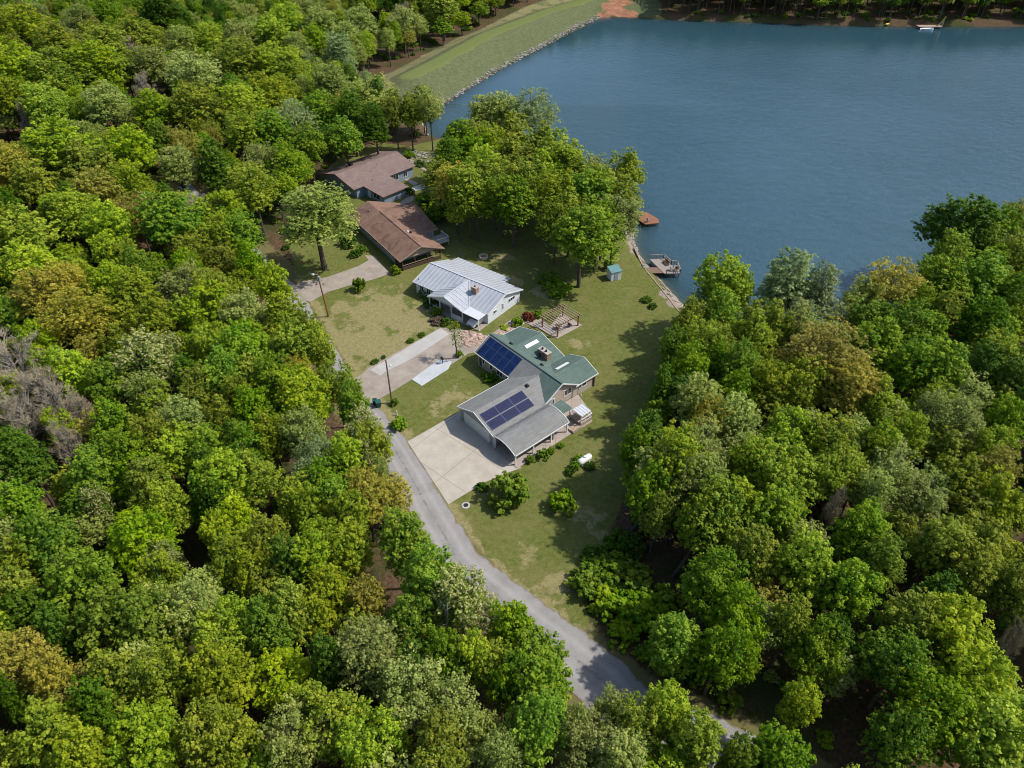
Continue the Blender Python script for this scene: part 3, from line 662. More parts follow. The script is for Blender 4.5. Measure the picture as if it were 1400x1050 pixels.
r.beam(Q('s', -2.25, 10.0, 4.22), Q('s', 5.1, 10.0, 4.22), .3, .06, 1); r.beam(Q('s', -.1, 14.2, 2.75), Q('s', 5.1, 10.05, 4.25), .16, .07, 1); r.build('porch_roof', [M['mroof'], M['rib']], wh, 'brighter cross gable roof over the front porch')
r = MB(); r.slab([Q('s', -2.3, 14.35, 2.6), Q('s', -2.3, 18.2, 2.5), Q('s', .2, 18.2, 2.5), Q('s', .2, 14.35, 2.6)], .12); r.build('carport_roof', M['mroofpale'], wh, 'flat pale carport roof')
tr = MB(); gtrim(tr, 't', 0, 18.7, 0, 2.6, 5.3, 4.3, which='aze', th=.16); gtrim(tr, 't', 0, 18.7, 10.6, 2.6, 5.3, 4.3, which='z', th=.16)
gtrim(tr, 's', -2.2, 4, 5.7, 2.62, 10, 4.16, which='a', th=.2); gtrim(tr, 's', -2.2, 4, 14.3, 2.62, 10, 4.16, which='a', th=.2)
tr.build('fascia', M['white'], wh)
for t_ in (6.0, 8.6, 11.4, 14.1): m = MB(); m.box(-2.0, -1.84, -t_-.08, -t_+.08, 0, 2.55); m.build('post', M['white'], wh)
m = MB(); m.box(-2.25, -2.07, -18.15, -17.97, 0, 2.5); m.build('post', M['white'], wh)
m = MB(); m.prism([(-2.3, -5.8), (-2.3, -18.3), (.4, -18.3), (.4, -5.8)], 0, .09); m.build('porch_floor', M['olddrive'], wh)
for y0, y1 in ((-8.5, -6.1), (-13.9, -11.5)): m = MB(); m.box(-2.0, -1.9, y0, y1, .09, 1.0); m.build('railing', M['white'], wh)
m = MB(); m.box(2.7, 3.6, -13.6, -12.5, 3.0, 4.75); ch = m.build('chimney', M['brick'], wh)
m = MB(); m.box(2.62, 3.68, -13.68, -12.42, 4.752, 4.86); m.build('cap', M['cap'], ch)
m = MB(); m.tube([(3.15, -13.05, 4.86), (3.15, -13.05, 5.02)], .16, 8); m.build('flue', M['black'], ch)
m = MB(); m.tube([Q('t', .8, .9, 2.8), Q('t', .8, .9, 3.2)], .07, 6); m.build('vent_pipe', M['black'], wh)
for t_, w_ in ((1.4, 1.0), (3.2, 1.0), (7.2, 1.6), (11.0, 1.4)): opening(wh, 's-', .4, t_, .9, w_, 1.25, M['white'], M['glass'])
opening(wh, 's-', .4, 9.6, .1, .95, 2.05, M['white'], M['darkw'], 'door', 1)
opening(wh, 't+', 18.2, 2.0, 1.3, 1.0, .75, M['white'], M['glass']); opening(wh, 't+', 18.2, 4.6, .9, .5, 1.4, M['white'], M['glass'], panes=1); opening(wh, 't+', 18.2, 6.6, 1.45, 2.0, .8, M['white'], M['glass'], panes=3)

# ================================================================== brown-roofed house
bh = thing('house', g2(494.7, 307, 2.6), 'brown shingle-roofed house with open screened end beside the white house', 'house', R_(34))
w = MB(); gsolid(w, 't', .4, 15.0, .3, 9.2, 4.6, 0, 2.5, 4.25); gsolid(w, 't', -6.0, .5, .3, 11.6, 4.6, 0, 2.5, 4.1, ze1=1.9); gsolid(w, 's', 8.5, 12.2, -1.5, 10.2, 1.0, 0, 2.5, 3.9); w.build('wall', M['greyw'], bh)
w = MB(); w.box(.3, .42, -18.4, -15.0, 0, 1.0); w.box(.3, 9.2, -18.5, -18.38, 0, .75); w.build('porch_wall', M['darkw'], bh)
for s_, t_ in ((.36, 18.44), (3.2, 18.44), (6.2, 18.44), (9.1, 18.44), (.36, 16.8), (9.1, 16.6)): m = MB(); m.box(s_-.09, s_+.09, -t_-.09, -t_+.09, 0, 2.5); m.build('post', M['darkw'], bh)
m = MB(); m.beam((.36, -18.5, 1.15), (9.1, -18.5, 1.15), .07, .09); m.build('railing', M['oldwood'], bh)
m = MB(); gsolid(m, 't', 18.3, 18.45, .6, 8.8, 4.6, 2.5, 2.55, 4.1); m.build('gable_wall', M['oldwood'], bh)
r = MB(); gslope(r, 't', 0, 19, -.4, 2.62, 4.6, 4.55); gslope(r, 't', 0, 19, 9.9, 2.5, 4.6, 4.55); r.beam(Q('t', 0, 4.6, 4.58), Q('t', 19, 4.6, 4.58), .28, .05)
gslope(r, 't', -6.6, 0, -.8, 2.25, 4.6, 4.35); gslope(r, 't', -6.6, 0, 12.4, 1.75, 4.6, 4.35)
gslope(r, 's', 5.0, 12.9, -2.0, 3.6, .6, 4.3); gslope(r, 's', 5.0, 12.9, 10.8, 2.55, .6, 4.3)
r.build('roof', M['sbrown'], bh)
tr = MB(); gtrim(tr, 't', 0, 19, -.4, 2.62, 4.6, 4.55, which='eza'); gtrim(tr, 't', 0, 19, 9.9, 2.5, 4.6, 4.55, which='z'); tr.build('fascia', M['oldwood'], bh); tr = MB(); gtrim(tr, 's', 5, 12.9, 10.8, 2.55, .6, 4.3, which='ez'); tr.build('fascia', M['oldwood'], bh)
m = MB(); m.box(9.6, 13.6, -14.6, -11.0, 1.0, 1.15); m.box(9.7, 9.85, -14.5, -14.35, 0, 1.0); m.box(13.4, 13.55, -14.5, -14.35, 0, 1.0); m.box(13.4, 13.55, -11.2, -11.05, 0, 1.0); dk = m.build('deck', M['greywood'], bh)
m = MB()
for (a, b) in (((9.7, -14.5), (13.5, -14.5)), ((13.5, -14.5), (13.5, -11.1))):
    m.beam((*a, 2.1), (*b, 2.1), .09, .07)
    for k in range(9): u = k/8; x, y = a[0]+(b[0]-a[0])*u, a[1]+(b[1]-a[1])*u; m.box(x-.03, x+.03, y-.03, y+.03, 1.15, 2.1)
m.build('railing', M['white'], dk)
for s_, t_ in ((3.0, 4.2), (6.0, 1.6), (2.4, 3.3), (3.2, -2.6)):
    m = MB(); z = 4.3 - abs(s_-4.6)*.4; m.tube([Q('s', s_, t_, z-.2), Q('s', s_, t_, z+.45)], .09, 6); m.build('vent_pipe', M['galv'], bh)
m = MB(); m.dome(Q('s', 5.4, 11.6, 4.35), .28, .28, .3, 10, 5); m.build('roof_vent', M['mroofpale'], bh, 'pale domed roof vent')
m = MB(); m.box(5.7, 6.1, -12.1, -11.7, 3.8, 4.4); m.build('roof_vent', M['black'], bh)
for t_ in (2.0, 5.5, 9.0, 12.4): opening(bh, 's-', .3, t_, .9, 1.3, 1.2, M['white'], M['glass'])

# ================================================================== mauve-roofed house
uh = thing('house', g2(520.9, 269.1, 2.6), 'dusky mauve-roofed house with blue-grey walls, beyond the brown-roofed house', 'house', R_(47))
w = MB(); gsolid(w, 's', -1.2, 16.5, -21.4, -7.9, -14.5, 0, 2.5, 4.3); w.box(1.2, 8.0, .5, 7.9, 0, 2.2); w.build('wall', M['bluew'], uh)
r = MB(); gslope(r, 's', -2.2, 17.2, -22, 2.55, -14.5, 4.55); gslope(r, 's', -2.2, 17.2, -7.4, 2.75, -14.5, 4.55)
r.slab([Q('s', .6, -7.5, 2.80), Q('s', .6, 0, 2.3), Q('s', 8.6, 0, 2.3), Q('s', 8.6, -7.5, 2.80)], .14)
r.beam(Q('s', -2.2, -14.5, 4.58), Q('s', 17.2, -14.5, 4.58), .25, .05); r.build('roof', M['smauve'], uh)
tr = MB(); gtrim(tr, 's', -2.2, 17.2, -7.4, 2.75, -14.5, 4.55, which='a'); gtrim(tr, 's', -2.2, 17.2, -22, 2.55, -14.5, 4.55, which='a'); tr.build('fascia', M['redwood'], uh); tr = MB(); gtrim(tr, 's', -2.2, 17.2, -7.4, 2.75, -14.5, 4.55, which='z'); gtrim(tr, 's', -2.2, 17.2, -22, 2.55, -14.5, 4.55, which='z'); tr.build('fascia', M['redwood'], uh); tr = MB(); tr.beam(Q('s', .55, -7.5, 2.72), Q('s', .55, 0, 2.22), .07, .18); tr.beam(Q('s', .55, 0, 2.22), Q('s', 8.6, 0, 2.22), .07, .18); tr.build('fascia', M['redwood'], uh)
m = MB(); m.box(4.2, 5.0, 16.9, 17.7, 3.3, 4.5); m.build('chimney', M['black'], uh, 'small dark chimney')
for s_, t_ in ((9, -12.5), (6, -11), (4, -8)): m = MB(); z = 4.5-abs(t_+14.5)*.25; m.tube([Q('s', s_, t_, z-.2), Q('s', s_, t_, z+.4)], .08, 6); m.build('vent_pipe', M['galv'], uh)
opening(uh, 's-', 1.2, -6.6, .1, .95, 2.0, M['white'], M['whitew'], 'door', 1); opening(uh, 's-', 1.2, -4.6, .6, 2.6, 1.5, M['white'], M['glass'], panes=2)
opening(uh, 't+', -7.9, 10.0, .7, 1.8, 1.4, M['white'], M['glass']); opening(uh, 't+', -7.9, 13.2, .7, 1.4, 1.4, M['white'], M['glass'])

# ================================================================== pergola
pg = thing('pergola', g2(762, 462), 'red-brown timber pergola with slatted top on a concrete patio', 'pergola', R_(41))
PL, PW = 5.6, 4.4
for x, y in ((.2, .2), (PL-.2, .2), (.2, PW-.2), (PL-.2, PW-.2), ): m = MB(); m.box(x-.1, x+.1, y-.1, y+.1, 0, 2.25); m.build('post', M['redwood'], pg)
for y in (.2, PW-.2): m = MB(); m.beam((-.3, y, 2.34), (PL+.3, y, 2.34), .1, .18); m.build('beam', M['redwood'], pg)
m = MB()
for k in range(11): x = -.1 + (PL+.2)*k/10; m.beam((x, -.35, 2.50), (x, PW+.35, 2.50), .09, .13)
m.build('rafter', M['oldwood'], pg)
def chair(loc, rz, lab, mat=None, grp=None, nm='chair'):
    c = thing(nm, loc, lab, 'chair', rz, grp); mt = mat or M['darkw']
    m = MB(); m.box(-.28, .28, -.26, .28, .40, .46); m.build('seat', mt, c)
    m = MB(); m.slab([(-.27, .24, 1.0), (.27, .24, 1.0), (.27, .36, 1.0), (-.27, .36, 1.0)], .52); m.build('backrest', mt, c)
    for x in (-.24, .24):
        for y in (-.22, .24): m = MB(); m.box(x-.03, x+.03, y-.03, y+.03, 0, .4); m.build('leg', mt, c)
        m = MB(); m.box(x-.04, x+.04, -.26, .3, .62, .67); m.build('armrest', mt, c)
    return c
tb = thing('patio_table', (*g2(763, 450), .10), 'round dark table standing under the pergola', 'table')
m = MB(); m.tube([(0, 0, .70), (0, 0, .75)], .6, 16); m.build('table_top', M['darkw'], tb); m = MB(); m.tube([(0, 0, 0), (0, 0, .7)], .06, 8); m.tube([(0, 0, 0), (0, 0, .04)], .3, 12); m.build('leg', M['darkw'], tb)
chair((*g2(779, 447), .10), 2.2, 'dark patio chair on the open corner of the pergola patio')

# ================================================================== shed
sh = thing('garden_shed', g2(839, 380), 'small pale shed with teal roof standing on the lakeside lawn', 'shed', R_(20))
m = MB(); m.box(-1.1, 1.1, -1.0, 1.0, 0, 2.0); m.build('wall', M['whitew'], sh)
m = MB(); m.slab([(-1.2, -1.1, 2.0), (1.2, -1.1, 2.0), (1.2, 1.1, 2.35), (-1.2, 1.1, 2.35)], .12); m.build('roof', simple('teal_roof', (.13,.27,.28), .5, .15), sh)
m = MB(); m.box(-.4, .4, -1.05, -1.0, .05, 1.75); m.build('door', M['greyw'], sh)

# ================================================================== docks
def plank(name, a, b, n=1):
    t = NT(name); br = t.new('ShaderNodeTexBrick'); br.inputs['Scale'].default_value = 1; br.inputs['Brick Width'].default_value = .16; br.inputs['Row Height'].default_value = 6.0; br.inputs['Mortar Size'].default_value = .012; br.offset = 0
    br.inputs['Color1'].default_value = (*a, 1); br.inputs['Color2'].default_value = (*b, 1); br.inputs['Mortar'].default_value = (.03, .02, .015, 1); t.link(t.coord(), br.inputs['Vector'])
    t.col(t.mix(t.noise(2.5, 5, .7), br.outputs['Color'], tuple(x*.7 for x in a)), .85, .2); return t.mat
M['plankr'] = plank('red_planks', (.36,.16,.09), (.28,.125,.075)); M['plankg'] = plank('grey_planks', (.40,.35,.31), (.32,.28,.25)); M['plankb'] = plank('brown_planks', (.27,.17,.12), (.21,.14,.10))
D0 = g2(877, 369, -.6); D1 = g2(908, 369, -.6); dk = thing('dock', (D0[0], D0[1], 0), 'timber dock with railed pale platform reaching from the lawn wall', 'dock')
wl = D1[0]-D0[0]
m = MB(); m.box(0, wl, -1.25, 1.0, -.72, -.6); m.build('walkway', M['plankb'], dk)
m = MB(); m.add([(wl-2.4, 4.3, -.52), (wl-.2, -1.6, -.52), (wl+3.0, -1.6, -.52), (wl+3.0, 1.9, -.52), (wl+1.8, 1.9, -.52), (wl+.6, 4.6, -.52)], [(0,1,2,3,4,5)]); 
pf = MB(); pf.prism([(wl-2.4, 4.3), (wl-.2, -1.6), (wl+3.0, -1.6), (wl+3.0, 1.9), (wl+1.8, 1.9), (wl+.6, 4.6)], -.68, -.52); pf.build('platform', M['plankg'], dk)
m = MB()
rl = [(wl-2.4, 4.25), (wl+.6, 4.55), (wl+1.75, 1.95), (wl+2.95, 1.85), (wl+2.95, -1.55), (wl+.2, -1.55)]
for a, b in zip(rl[:-1], rl[1:]):
    m.beam((*a, .45), (*b, .45), .12, .09); m.beam((*a, 0.0), (*b, 0.0), .07, .07)
    for u in (0, .5, 1): x, y = a[0]+(b[0]-a[0])*u, a[1]+(b[1]-a[1])*u; m.box(x-.06, x+.06, y-.06, y+.06, -.5, .5)
m.build('railing', M['oldwood'], dk)
for x, y in ((1.5, -1.0), (1.5, .8), (wl+.3, -1.4), (wl+2.8, -1.4), (wl-2.0, 4.1), (wl+.4, 4.3), (wl+2.8, 1.6)):
    m = MB(); m.tube([(x, y, -3.4), (x, y, -.7)], .1, 6); m.build('piling', M['darkw'], dk)
bench = thing('bench', (D0[0]+wl+.7, D0[1]+2.2, -.52), 'red-brown bench on the railed dock platform', 'bench', R_(-66))
m = MB(); m.box(-.8, .8, -.25, .25, .38, .45); m.build('seat', M['redwood'], bench); m = MB(); m.box(-.8, .8, .24, .32, .5, .95); m.build('backrest', M['redwood'], bench)
for x in (-.7, .7): m = MB(); m.box(x-.04, x+.04, -.22, .22, 0, .38); m.build('leg', M['redwood'], bench)
chair((D0[0]+wl+1.4, D0[1]-.5, -.52), 1.2, 'dark chair at the lawn-side corner of the railed dock', M['bluew'])
chair((D0[0]+wl+2.3, D0[1]-.7, -.52), -.6, 'dark reddish chair beside the rail at the dock end', M['redwood'])
D2 = g2(884, 300, -.7); d2 = thing('dock', (D2[0], D2[1], 0), 'rust-red planked dock half hidden by the shore trees', 'dock')
m = MB(); m.prism([(-5.5, 2.2), (-2.8, 1.2), (-.6, -2.4), (2.6, -1.8), (2.8, .2), (.6, 3.6), (-2.4, 4.4)], -.85, -.68); m.build('platform', M['plankr'], d2)
for x, y in ((-.5, -2.1), (2.3, -1.6), (.4, 3.2), (-2.4, 3.9)): m = MB(); m.tube([(x, y, -3.2), (x, y, -.7)], .11, 6); m.build('piling', M['darkw'], d2)
chair((D2[0]+.2, D2[1]-1.2, -.68), 2.0, 'dark blue chair at the corner of the rust-red dock', M['bluew'])
chair((D2[0]-2.0, D2[1]+3.2, -.68), .4, 'white chair on the shore side of the rust-red dock', M['white'])
# far dock, boats
D3 = g2(1270, 37, -1.0); d3 = thing('dock', (D3[0], D3[1], 0), 'small timber dock on the far shore with a yellow slide', 'dock')
m = MB(); m.box(-5, 5, -1.5, 1.5, -.7, -.5); m.build('platform', M['oldwood'], d3)
yl = simple('yellow_plastic', (.62,.42,.08), .4, .1)
m = MB()
for k in range(7): u = k/6; m.beam((3.0+u*2.3, 0, -.4+2.6*u**2), (3.0+(k+1)/6*2.3, 0, -.4+2.6*((k+1)/6)**2), .8, .12)
m.build('slide', yl, d3)
m = MB(); m.box(5.2, 5.4, -.4, -.3, -.5, 2.4); m.box(5.2, 5.4, .3, .4, -.5, 2.4); m.build('ladder', M['galv'], d3)
m = MB(); m.beam((-5, 0, .1), (-3.6, 0, 1.9), .12, .12); m.beam((-5, 1.3, .1), (-3.6, 1.3, 1.9), .12, .12); m.beam((-3.6, 0, 1.9), (-3.6, 1.3, 1.9), .12, .12); m.build('frame', M['redwood'], d3)
def hull(name, loc, L, W, h, mat, lab, cat, rz=0, inner=None):
    b = thing(name, loc, lab, cat, rz); m = MB(); rings = []
    N = 9
    for i in range(N):
        u = i/(N-1); x = (u-.5)*L; wdt = W/2*(1 - abs(2*u-1)**2.6*(.96 if u > .5 else .45)) ; dz = .25*h*max(0, u-.6)/.4
        rings.append([(x, -wdt, h+dz), (x, -wdt*.75, .12), (x, 0, 0), (x, wdt*.75, .12), (x, wdt, h+dz), (x, wdt*.86, h*.95+dz), (x, 0, .22), (x, -wdt*.86, h*.95+dz)])
    vs = [v for r_ in rings for v in r_]; fs = []
    for i in range(N-1):
        for k in range(8): fs.append((i*8+k, i*8+(k+1) % 8, (i+1)*8+(k+1) % 8, (i+1)*8+k))
    fs += [tuple(range(7, -1, -1)), tuple(range((N-1)*8, N*8))]; m.add(vs, fs); m.build('hull', mat, b)
    for u in (-.2, .15): m = MB(); m.box(u*L-.15, u*L+.15, -W*.40, W*.40, h*.62, h*.7); m.build('seat', inner or mat, b)
    return b
p = G(1267, 41, WL); hull('boat', (p[0], p[1], WL-.15), 5.6, 2.0, .8, M['whitew'], 'white boat moored in front of the far dock with slide', 'boat', 0.05)
p = G(977, 27.5, WL); hull('rowing_boat', (p[0], p[1], WL-.08), 4.6, 1.5, .55, M['whitew'], 'small pale rowing boat against the far bank', 'boat', 0.1)
def far(px, py): x, y = g2(px, py); return (x, y, h1(x, y))
hull('kayak', far(1239, 26), 3.8, .9, .5, simple('red_plastic', (.45,.12,.08), .4, .1), 'upright-looking red kayak drawn up on the far bank', 'kayak', 1.4)['label'] = 'red kayak drawn up on the far bank'
c_ = thing('canoe', far(1214, 30), 'short yellow canoe lying at the foot of the far bank path', 'canoe', .6)
m = MB(); m.dome((0, 0, .3), 1.5, .5, .35, 12, 5); m.build('hull', yl, c_)
# ================================================================== retaining wall
LW = [G(x, y)[:2] for x, y in ((867,338),(876,358),(884,371),(905,396),(925,422),(946,442))]
m = MB()
for a, b in zip(LW[:-1], LW[1:]): m.beam((a[0], a[1], -.25), (b[0], b[1], -.25), .22, .7)
tag(m.build('retaining_wall', M['oldwood']), 'low tan timber retaining wall edging the lawn by the lake', 'wall')
# ================================================================== bin, poles, tank, small things
bn = thing('wheeled_bin', g2(518, 556), 'dark green wheeled bin at the mouth of the white house driveway', 'bin', .3)
grn = simple('green_plastic', (.02,.10,.075), .5, .1)
m = MB(); m.slab([(-.38, -.4, 1.05), (.38, -.4, 1.05), (.38, .42, 1.05), (-.38, .42, 1.05)], .02); vs = [(-.28,-.3,.1),(.28,-.3,.1),(.28,.3,.1),(-.28,.3,.1),(-.38,-.4,1.03),(.38,-.4,1.03),(.38,.42,1.03),(-.38,.42,1.03)]
m.add(vs, [(0,3,2,1),(4,5,6,7),(0,1,5,4),(1,2,6,5),(2,3,7,6),(3,0,4,7)]); m.build('body', grn, bn)
m = MB(); m.slab([(-.42, -.46, 1.14), (.42, -.46, 1.14), (.42, .46, 1.2), (-.42, .46, 1.2)], .08); m.build('lid', grn, bn)
for x in (-.38, .38): m = MB(); m.tube([(x-.04, .34, .13), (x+.04, .34, .13)], .13, 10); m.build('wheel', M['black'], bn)
bn2 = thing('wheeled_bin', g2(513, 553), 'darker bin just behind the green wheeled bin', 'bin', .1)
m = MB(); m.add([(a*.8, b*.8, c*.9) for a, b, c in vs], [(0,3,2,1),(4,5,6,7),(0,1,5,4),(1,2,6,5),(2,3,7,6),(3,0,4,7)]); m.build('body', M['black'], bn2)
m = MB(); m.slab([(-.34, -.38, 1.0), (.34, -.38, 1.0), (.34, .38, 1.03), (-.34, .38, 1.03)], .06); m.build('lid', grn, bn2)
p1 = thing('utility_pole', g2(449.3, 433), 'reddish utility pole with lamp and transformer on the dry front lawn', 'utility pole')
rust = simple('rusty_pole', (.22,.085,.045), .85, .3, 2)
m = MB(); m.tube([(0, 0, -.3), (-.25, 0, 5), (-.5, 0, 9.8)], [.17, .14, .11], 8); m.build('pole', rust, p1)
m = MB(); m.tube([(-.45, -.1, 9.2), (-1.1, -.3, 9.35)], .05, 6); arm = m.build('lamp_arm', M['galv'], p1); m = MB(); m.dome((-1.2, -.3, 9.3), .32, .32, .22, 10, 5, lo=-.6); m.build('lamp', M['galv'], arm)
m = MB(); m.tube([(-.2, -.28, 8.0), (-.2, -.28, 8.9)], .25, 10); m.build('transformer', M['galv'], p1)
p2 = thing('utility_pole', g2(536, 551), 'slim grey-brown utility pole at the corner of the front lawn', 'utility pole')
m = MB(); m.tube([(0, 0, -.3), (0, 0, 8.8)], [.15, .10], 8); m.build('pole', simple('grey_pole', (.15,.12,.10), .9, .3), p2)
m = MB(); m.tube([(.05, 0, 7.7), (.55, -.1, 7.75)], .035, 6); m.dome((.6, -.1, 7.7), .17, .17, .2, 8, 4); m.build('lamp', M['white'], p2)
mk = thing('marker_post', g2(543, 568), 'short white marker post below the slim utility pole', 'post')
m = MB(); m.tube([(0, 0, 0), (0, 0, .95)], .08, 8); m.build('post', M['white'], mk); m = MB(); m.dome((0, 0, .95), .1, .1, .06, 8, 3, lo=0); m.build('cap', M['white'], mk)
tk = thing('propane_tank', g2(799, 633), 'white propane tank lying on the side lawn among clipped bushes', 'tank', R_(40))
m = MB(); N = 16; prof = [(-1.3, .02), (-1.27, .2), (-1.15, .36), (-.98, .47), (-.7, .5), (.7, .5), (.98, .47), (1.15, .36), (1.27, .2), (1.3, .02)]
vs = [(x, r*math.cos(2*PI*k/N), .78 + r*math.sin(2*PI*k/N)) for x, r in prof for k in range(N)]
m.add(vs, [(i*N+k, i*N+(k+1) % N, (i+1)*N+(k+1) % N, (i+1)*N+k) for i in range(len(prof)-1) for k in range(N)]); m.build('body', M['white'], tk, smooth=True)
for x in (-.7, .7): m = MB(); m.box(x-.1, x+.1, -.35, .35, 0, .36); m.build('leg', M['white'], tk)
m = MB(); m.tube([(0, 0, 1.25), (0, 0, 1.42)], .2, 10); m.build('valve_cover', M['whitew'], tk)
fp = thing('fire_pit', g2(661, 352), 'round tan stone fire pit on the grass behind the white house', 'fire pit')
m = MB(); N = 20
ring = [(r*math.cos(2*PI*k/N), r*math.sin(2*PI*k/N), z) for r, z in ((1.0, 0), (1.0, .42), (.7, .42), (.7, .08)) for k in range(N)]
m.add(ring, [(i*N+k, i*N+(k+1) % N, (i+1)*N+(k+1) % N, (i+1)*N+k) for i in range(3) for k in range(N)]); m.build('stone_ring', simple('tan_stone', (.50,.40,.30), .9, .2, 3), fp)
m = MB(); m.tube([(0, 0, 0), (0, 0, .12)], .72, 20); m.build('ash_bed', simple('ash', (.20,.13,.10), .9, .3, 4), fp)
mh = thing('manhole_cover', g2(637, 691), 'dark round manhole cover in pale gravel beside the lane', 'manhole cover')
m = MB(); m.tube([(0, 0, 0), (0, 0, .09)], .33, 14); m.build('cover', M['black'], mh); m = MB(); m.tube([(0, 0, 0), (0, 0, .05)], .6, 14); m.build('surround', M['lightdrive'], mh)
bx = thing('letter_box', g2(605, 497, 0), 'dark post-mounted letter box on the pale slab', 'letter box', .5)
m = MB(); m.box(-.06, .06, -.06, .06, 0, .95); m.build('post', M['darkw'], bx); m = MB(); m.box(-.16, .16, -.3, .3, .95, 1.25); m.dome((0, 0, 1.25), .16, .3, .12, 10, 3, lo=0); m.build('box', M['black'], bx)
# car in the white carport
car = thing('parked_car', (0, 0, 0), 'white van parked nose-out in the white house carport', 'car', 0)
cp = np.array(g2(564.3, 385, 2.6)); a = R_(53); cs, sn = math.cos(a), math.sin(a)
cl = (-.3, -16.3); car.location = (cp[0] + cl[0]*cs - cl[1]*sn, cp[1] + cl[0]*sn + cl[1]*cs, .09); car.rotation_euler = (0, 0, a + PI + .0)
cw = simple('white_car_paint', (.75,.76,.78), .25, .03, spec=.5)
def loft(m, secs, mi=0):
    vs = [v for s_ in secs for v in s_]; k = len(secs[0]); m.add(vs, [(i*k+j, i*k+(j+1) % k, (i+1)*k+(j+1) % k, (i+1)*k+j) for i in range(len(secs)-1) for j in range(k)] + [tuple(range(k-1, -1, -1)), tuple(range((len(secs)-1)*k, len(secs)*k))], mi)
m = MB(); secs = []
for x, w_, z0, z1, tp in ((-2.3,.82,.35,.95,.78),(-2.2,.9,.28,1.35,.75),(-1.4,.92,.25,1.55,.74),(.1,.92,.25,1.55,.72),(.9,.92,.25,1.05,.84),(1.8,.88,.27,.95,.80),(2.25,.74,.35,.78,.66)):
    secs.append([(x,-w_,z0),(x,w_,z0),(x,w_,min(.9, z1*.8)),(x,tp,z1),(x,-tp,z1),(x,-w_,min(.9, z1*.8))])
loft(m, secs); m.build('body', cw, car)
m = MB(); m.add([(.17,-.68,1.53),(.17,.68,1.53),(.93,.78,1.08),(.93,-.78,1.08)], [(0,3,2,1)]); m.build('windscreen', M['glass'], car).location = (.02, 0, .02)
for y in (-.78, .78): m = MB(); m.box(2.12, 2.24, y*.8-.16, y*.8+.16, .58, .72); m.build('headlight', M['glass'], car)
m = MB(); m.box(2.2, 2.28, -.4, .4, .42, .6); m.build('grille', M['black'], car)
for x in (-1.45, 1.4):
    for y in (-.86, .86): m = MB(); m.tube([(x, y-.1, .32), (x, y+.1, .32)], .32, 14); m.build('wheel', M['black'], car)
# garden chairs on the white porch
chair((*(cp + np.array([cs*-1.2 + sn*7.2*-1*-1, sn*-1.2 - cs*7.2])), .09), 2.4, 'blue-grey chair on the white house front porch', M['bluew'])
# rubble bed between the houses: many stones that nobody could count
def stones(name, pts, n, r0, r1, mat, lab, z=0):
    P = poly(pts, z); X = [p[0] for p in P]; Y = [p[1] for p in P]; m = MB(); k = 0
    while k < n:
        x, y = random.uniform(min(X), max(X)), random.uniform(min(Y), max(Y))
        if not inside(P, np.array([x]), np.array([y]))[0]: continue
        r = random.uniform(r0, r1)*random.choice((.6, 1, 1.2)); a = random.uniform(0, 6.3); zz = h1(x, y)
        vs = []
        for zq, q in ((-.1, 1.0), (.35*r, .95), (.6*r, .5)):
            for j in range(6): th = a + j*PI/3 + random.uniform(-.25, .25); vs.append((x+r*q*math.cos(th), y+r*q*.75*math.sin(th), zz+zq))
        m.add(vs, [(i*6+j, i*6+(j+1) % 6, (i+1)*6+(j+1) % 6, (i+1)*6+j) for i in range(2) for j in range(6)] + [tuple(range(12, 18))]); k += 1
    return tag(m.build(name, mat), lab, 'stones', kind='stuff')
M['pinkstone'] = simple('pink_stone', (.43,.30,.24), .95, .45, 1.4); M['palestone'] = simple('pale_stone', (.27,.25,.215), .95, .35, 1.4)
stones('rubble', [(640,452),(668,462),(700,440),(722,428),(733,432),(706,448),(672,470),(640,474),(622,462)], 420, .12, .42, M['pinkstone'], 'pinkish rubble stones spread between the white and green houses')
stones('pebbles', [(866,340),(858,318),(866,316),(876,348),(886,366),(890,372),(882,368)], 90, .12, .45, M['palestone'], 'pale boulders along the beach by the lawn')
stones('pebbles', [(893,378),(900,380),(945,426),(938,428),(910,400)], 22, .12, .3, M['palestone'], 'pale stones below the retaining wall')
stones('gravel', [(580,148),(612,137),(646,113),(691,87),(735,64),(779,40),(818,22),(821,25),(781,44),(736,68),(693,91),(649,117),(613,141),(582,152)], 560, .15, .6, M['palestone'], 'riprap stones along the dam waterline', WL)
stones('rubble', [(540,212),(566,205),(612,216),(600,224),(560,222)], 160, .2, .5, M['palestone'], 'pale rocks around the garden behind the mauve-roofed house')
wd_ = MB()
for k in range(9):
    x, y = g2(595+k*3.5+random.uniform(-2, 2), 214+random.uniform(-6, 8)); 
# small concrete outlet at the end of the dam
oc = thing('outlet_tower', far(801, 4), 'small dark outlet structure at the far end of the dam', 'structure')
m = MB(); m.box(-1.5, 1.5, -1, 1, 0, 2.2); m.build('wall', M['bluew'], oc); m = MB(); m.box(-1.7, 1.7, -1.2, 1.2, 2.2, 2.4); m.build('roof', M['cap'], oc)
# pale fallen logs
for i, (a, b, lab) in enumerate([((868,818),(905,872),'long bleached fallen trunk across the undergrowth beside the lane bend'), ((905,876),(914,890),'short bleached log end near the lane bend'), ((1290,905),(1312,940),'pale fallen branch among the darkest woods at the bottom corner')]):
    p, q = G(*a), G(*b); m = MB(); m.tube([(p[0], p[1], 1.2), ((p[0]+q[0])/2+.2, (p[1]+q[1])/2, .8), (q[0], q[1], .25)], [.09, .13, .17], 7); o = m.build('fallen_log', M['palebark']); tag(o, lab, 'log')
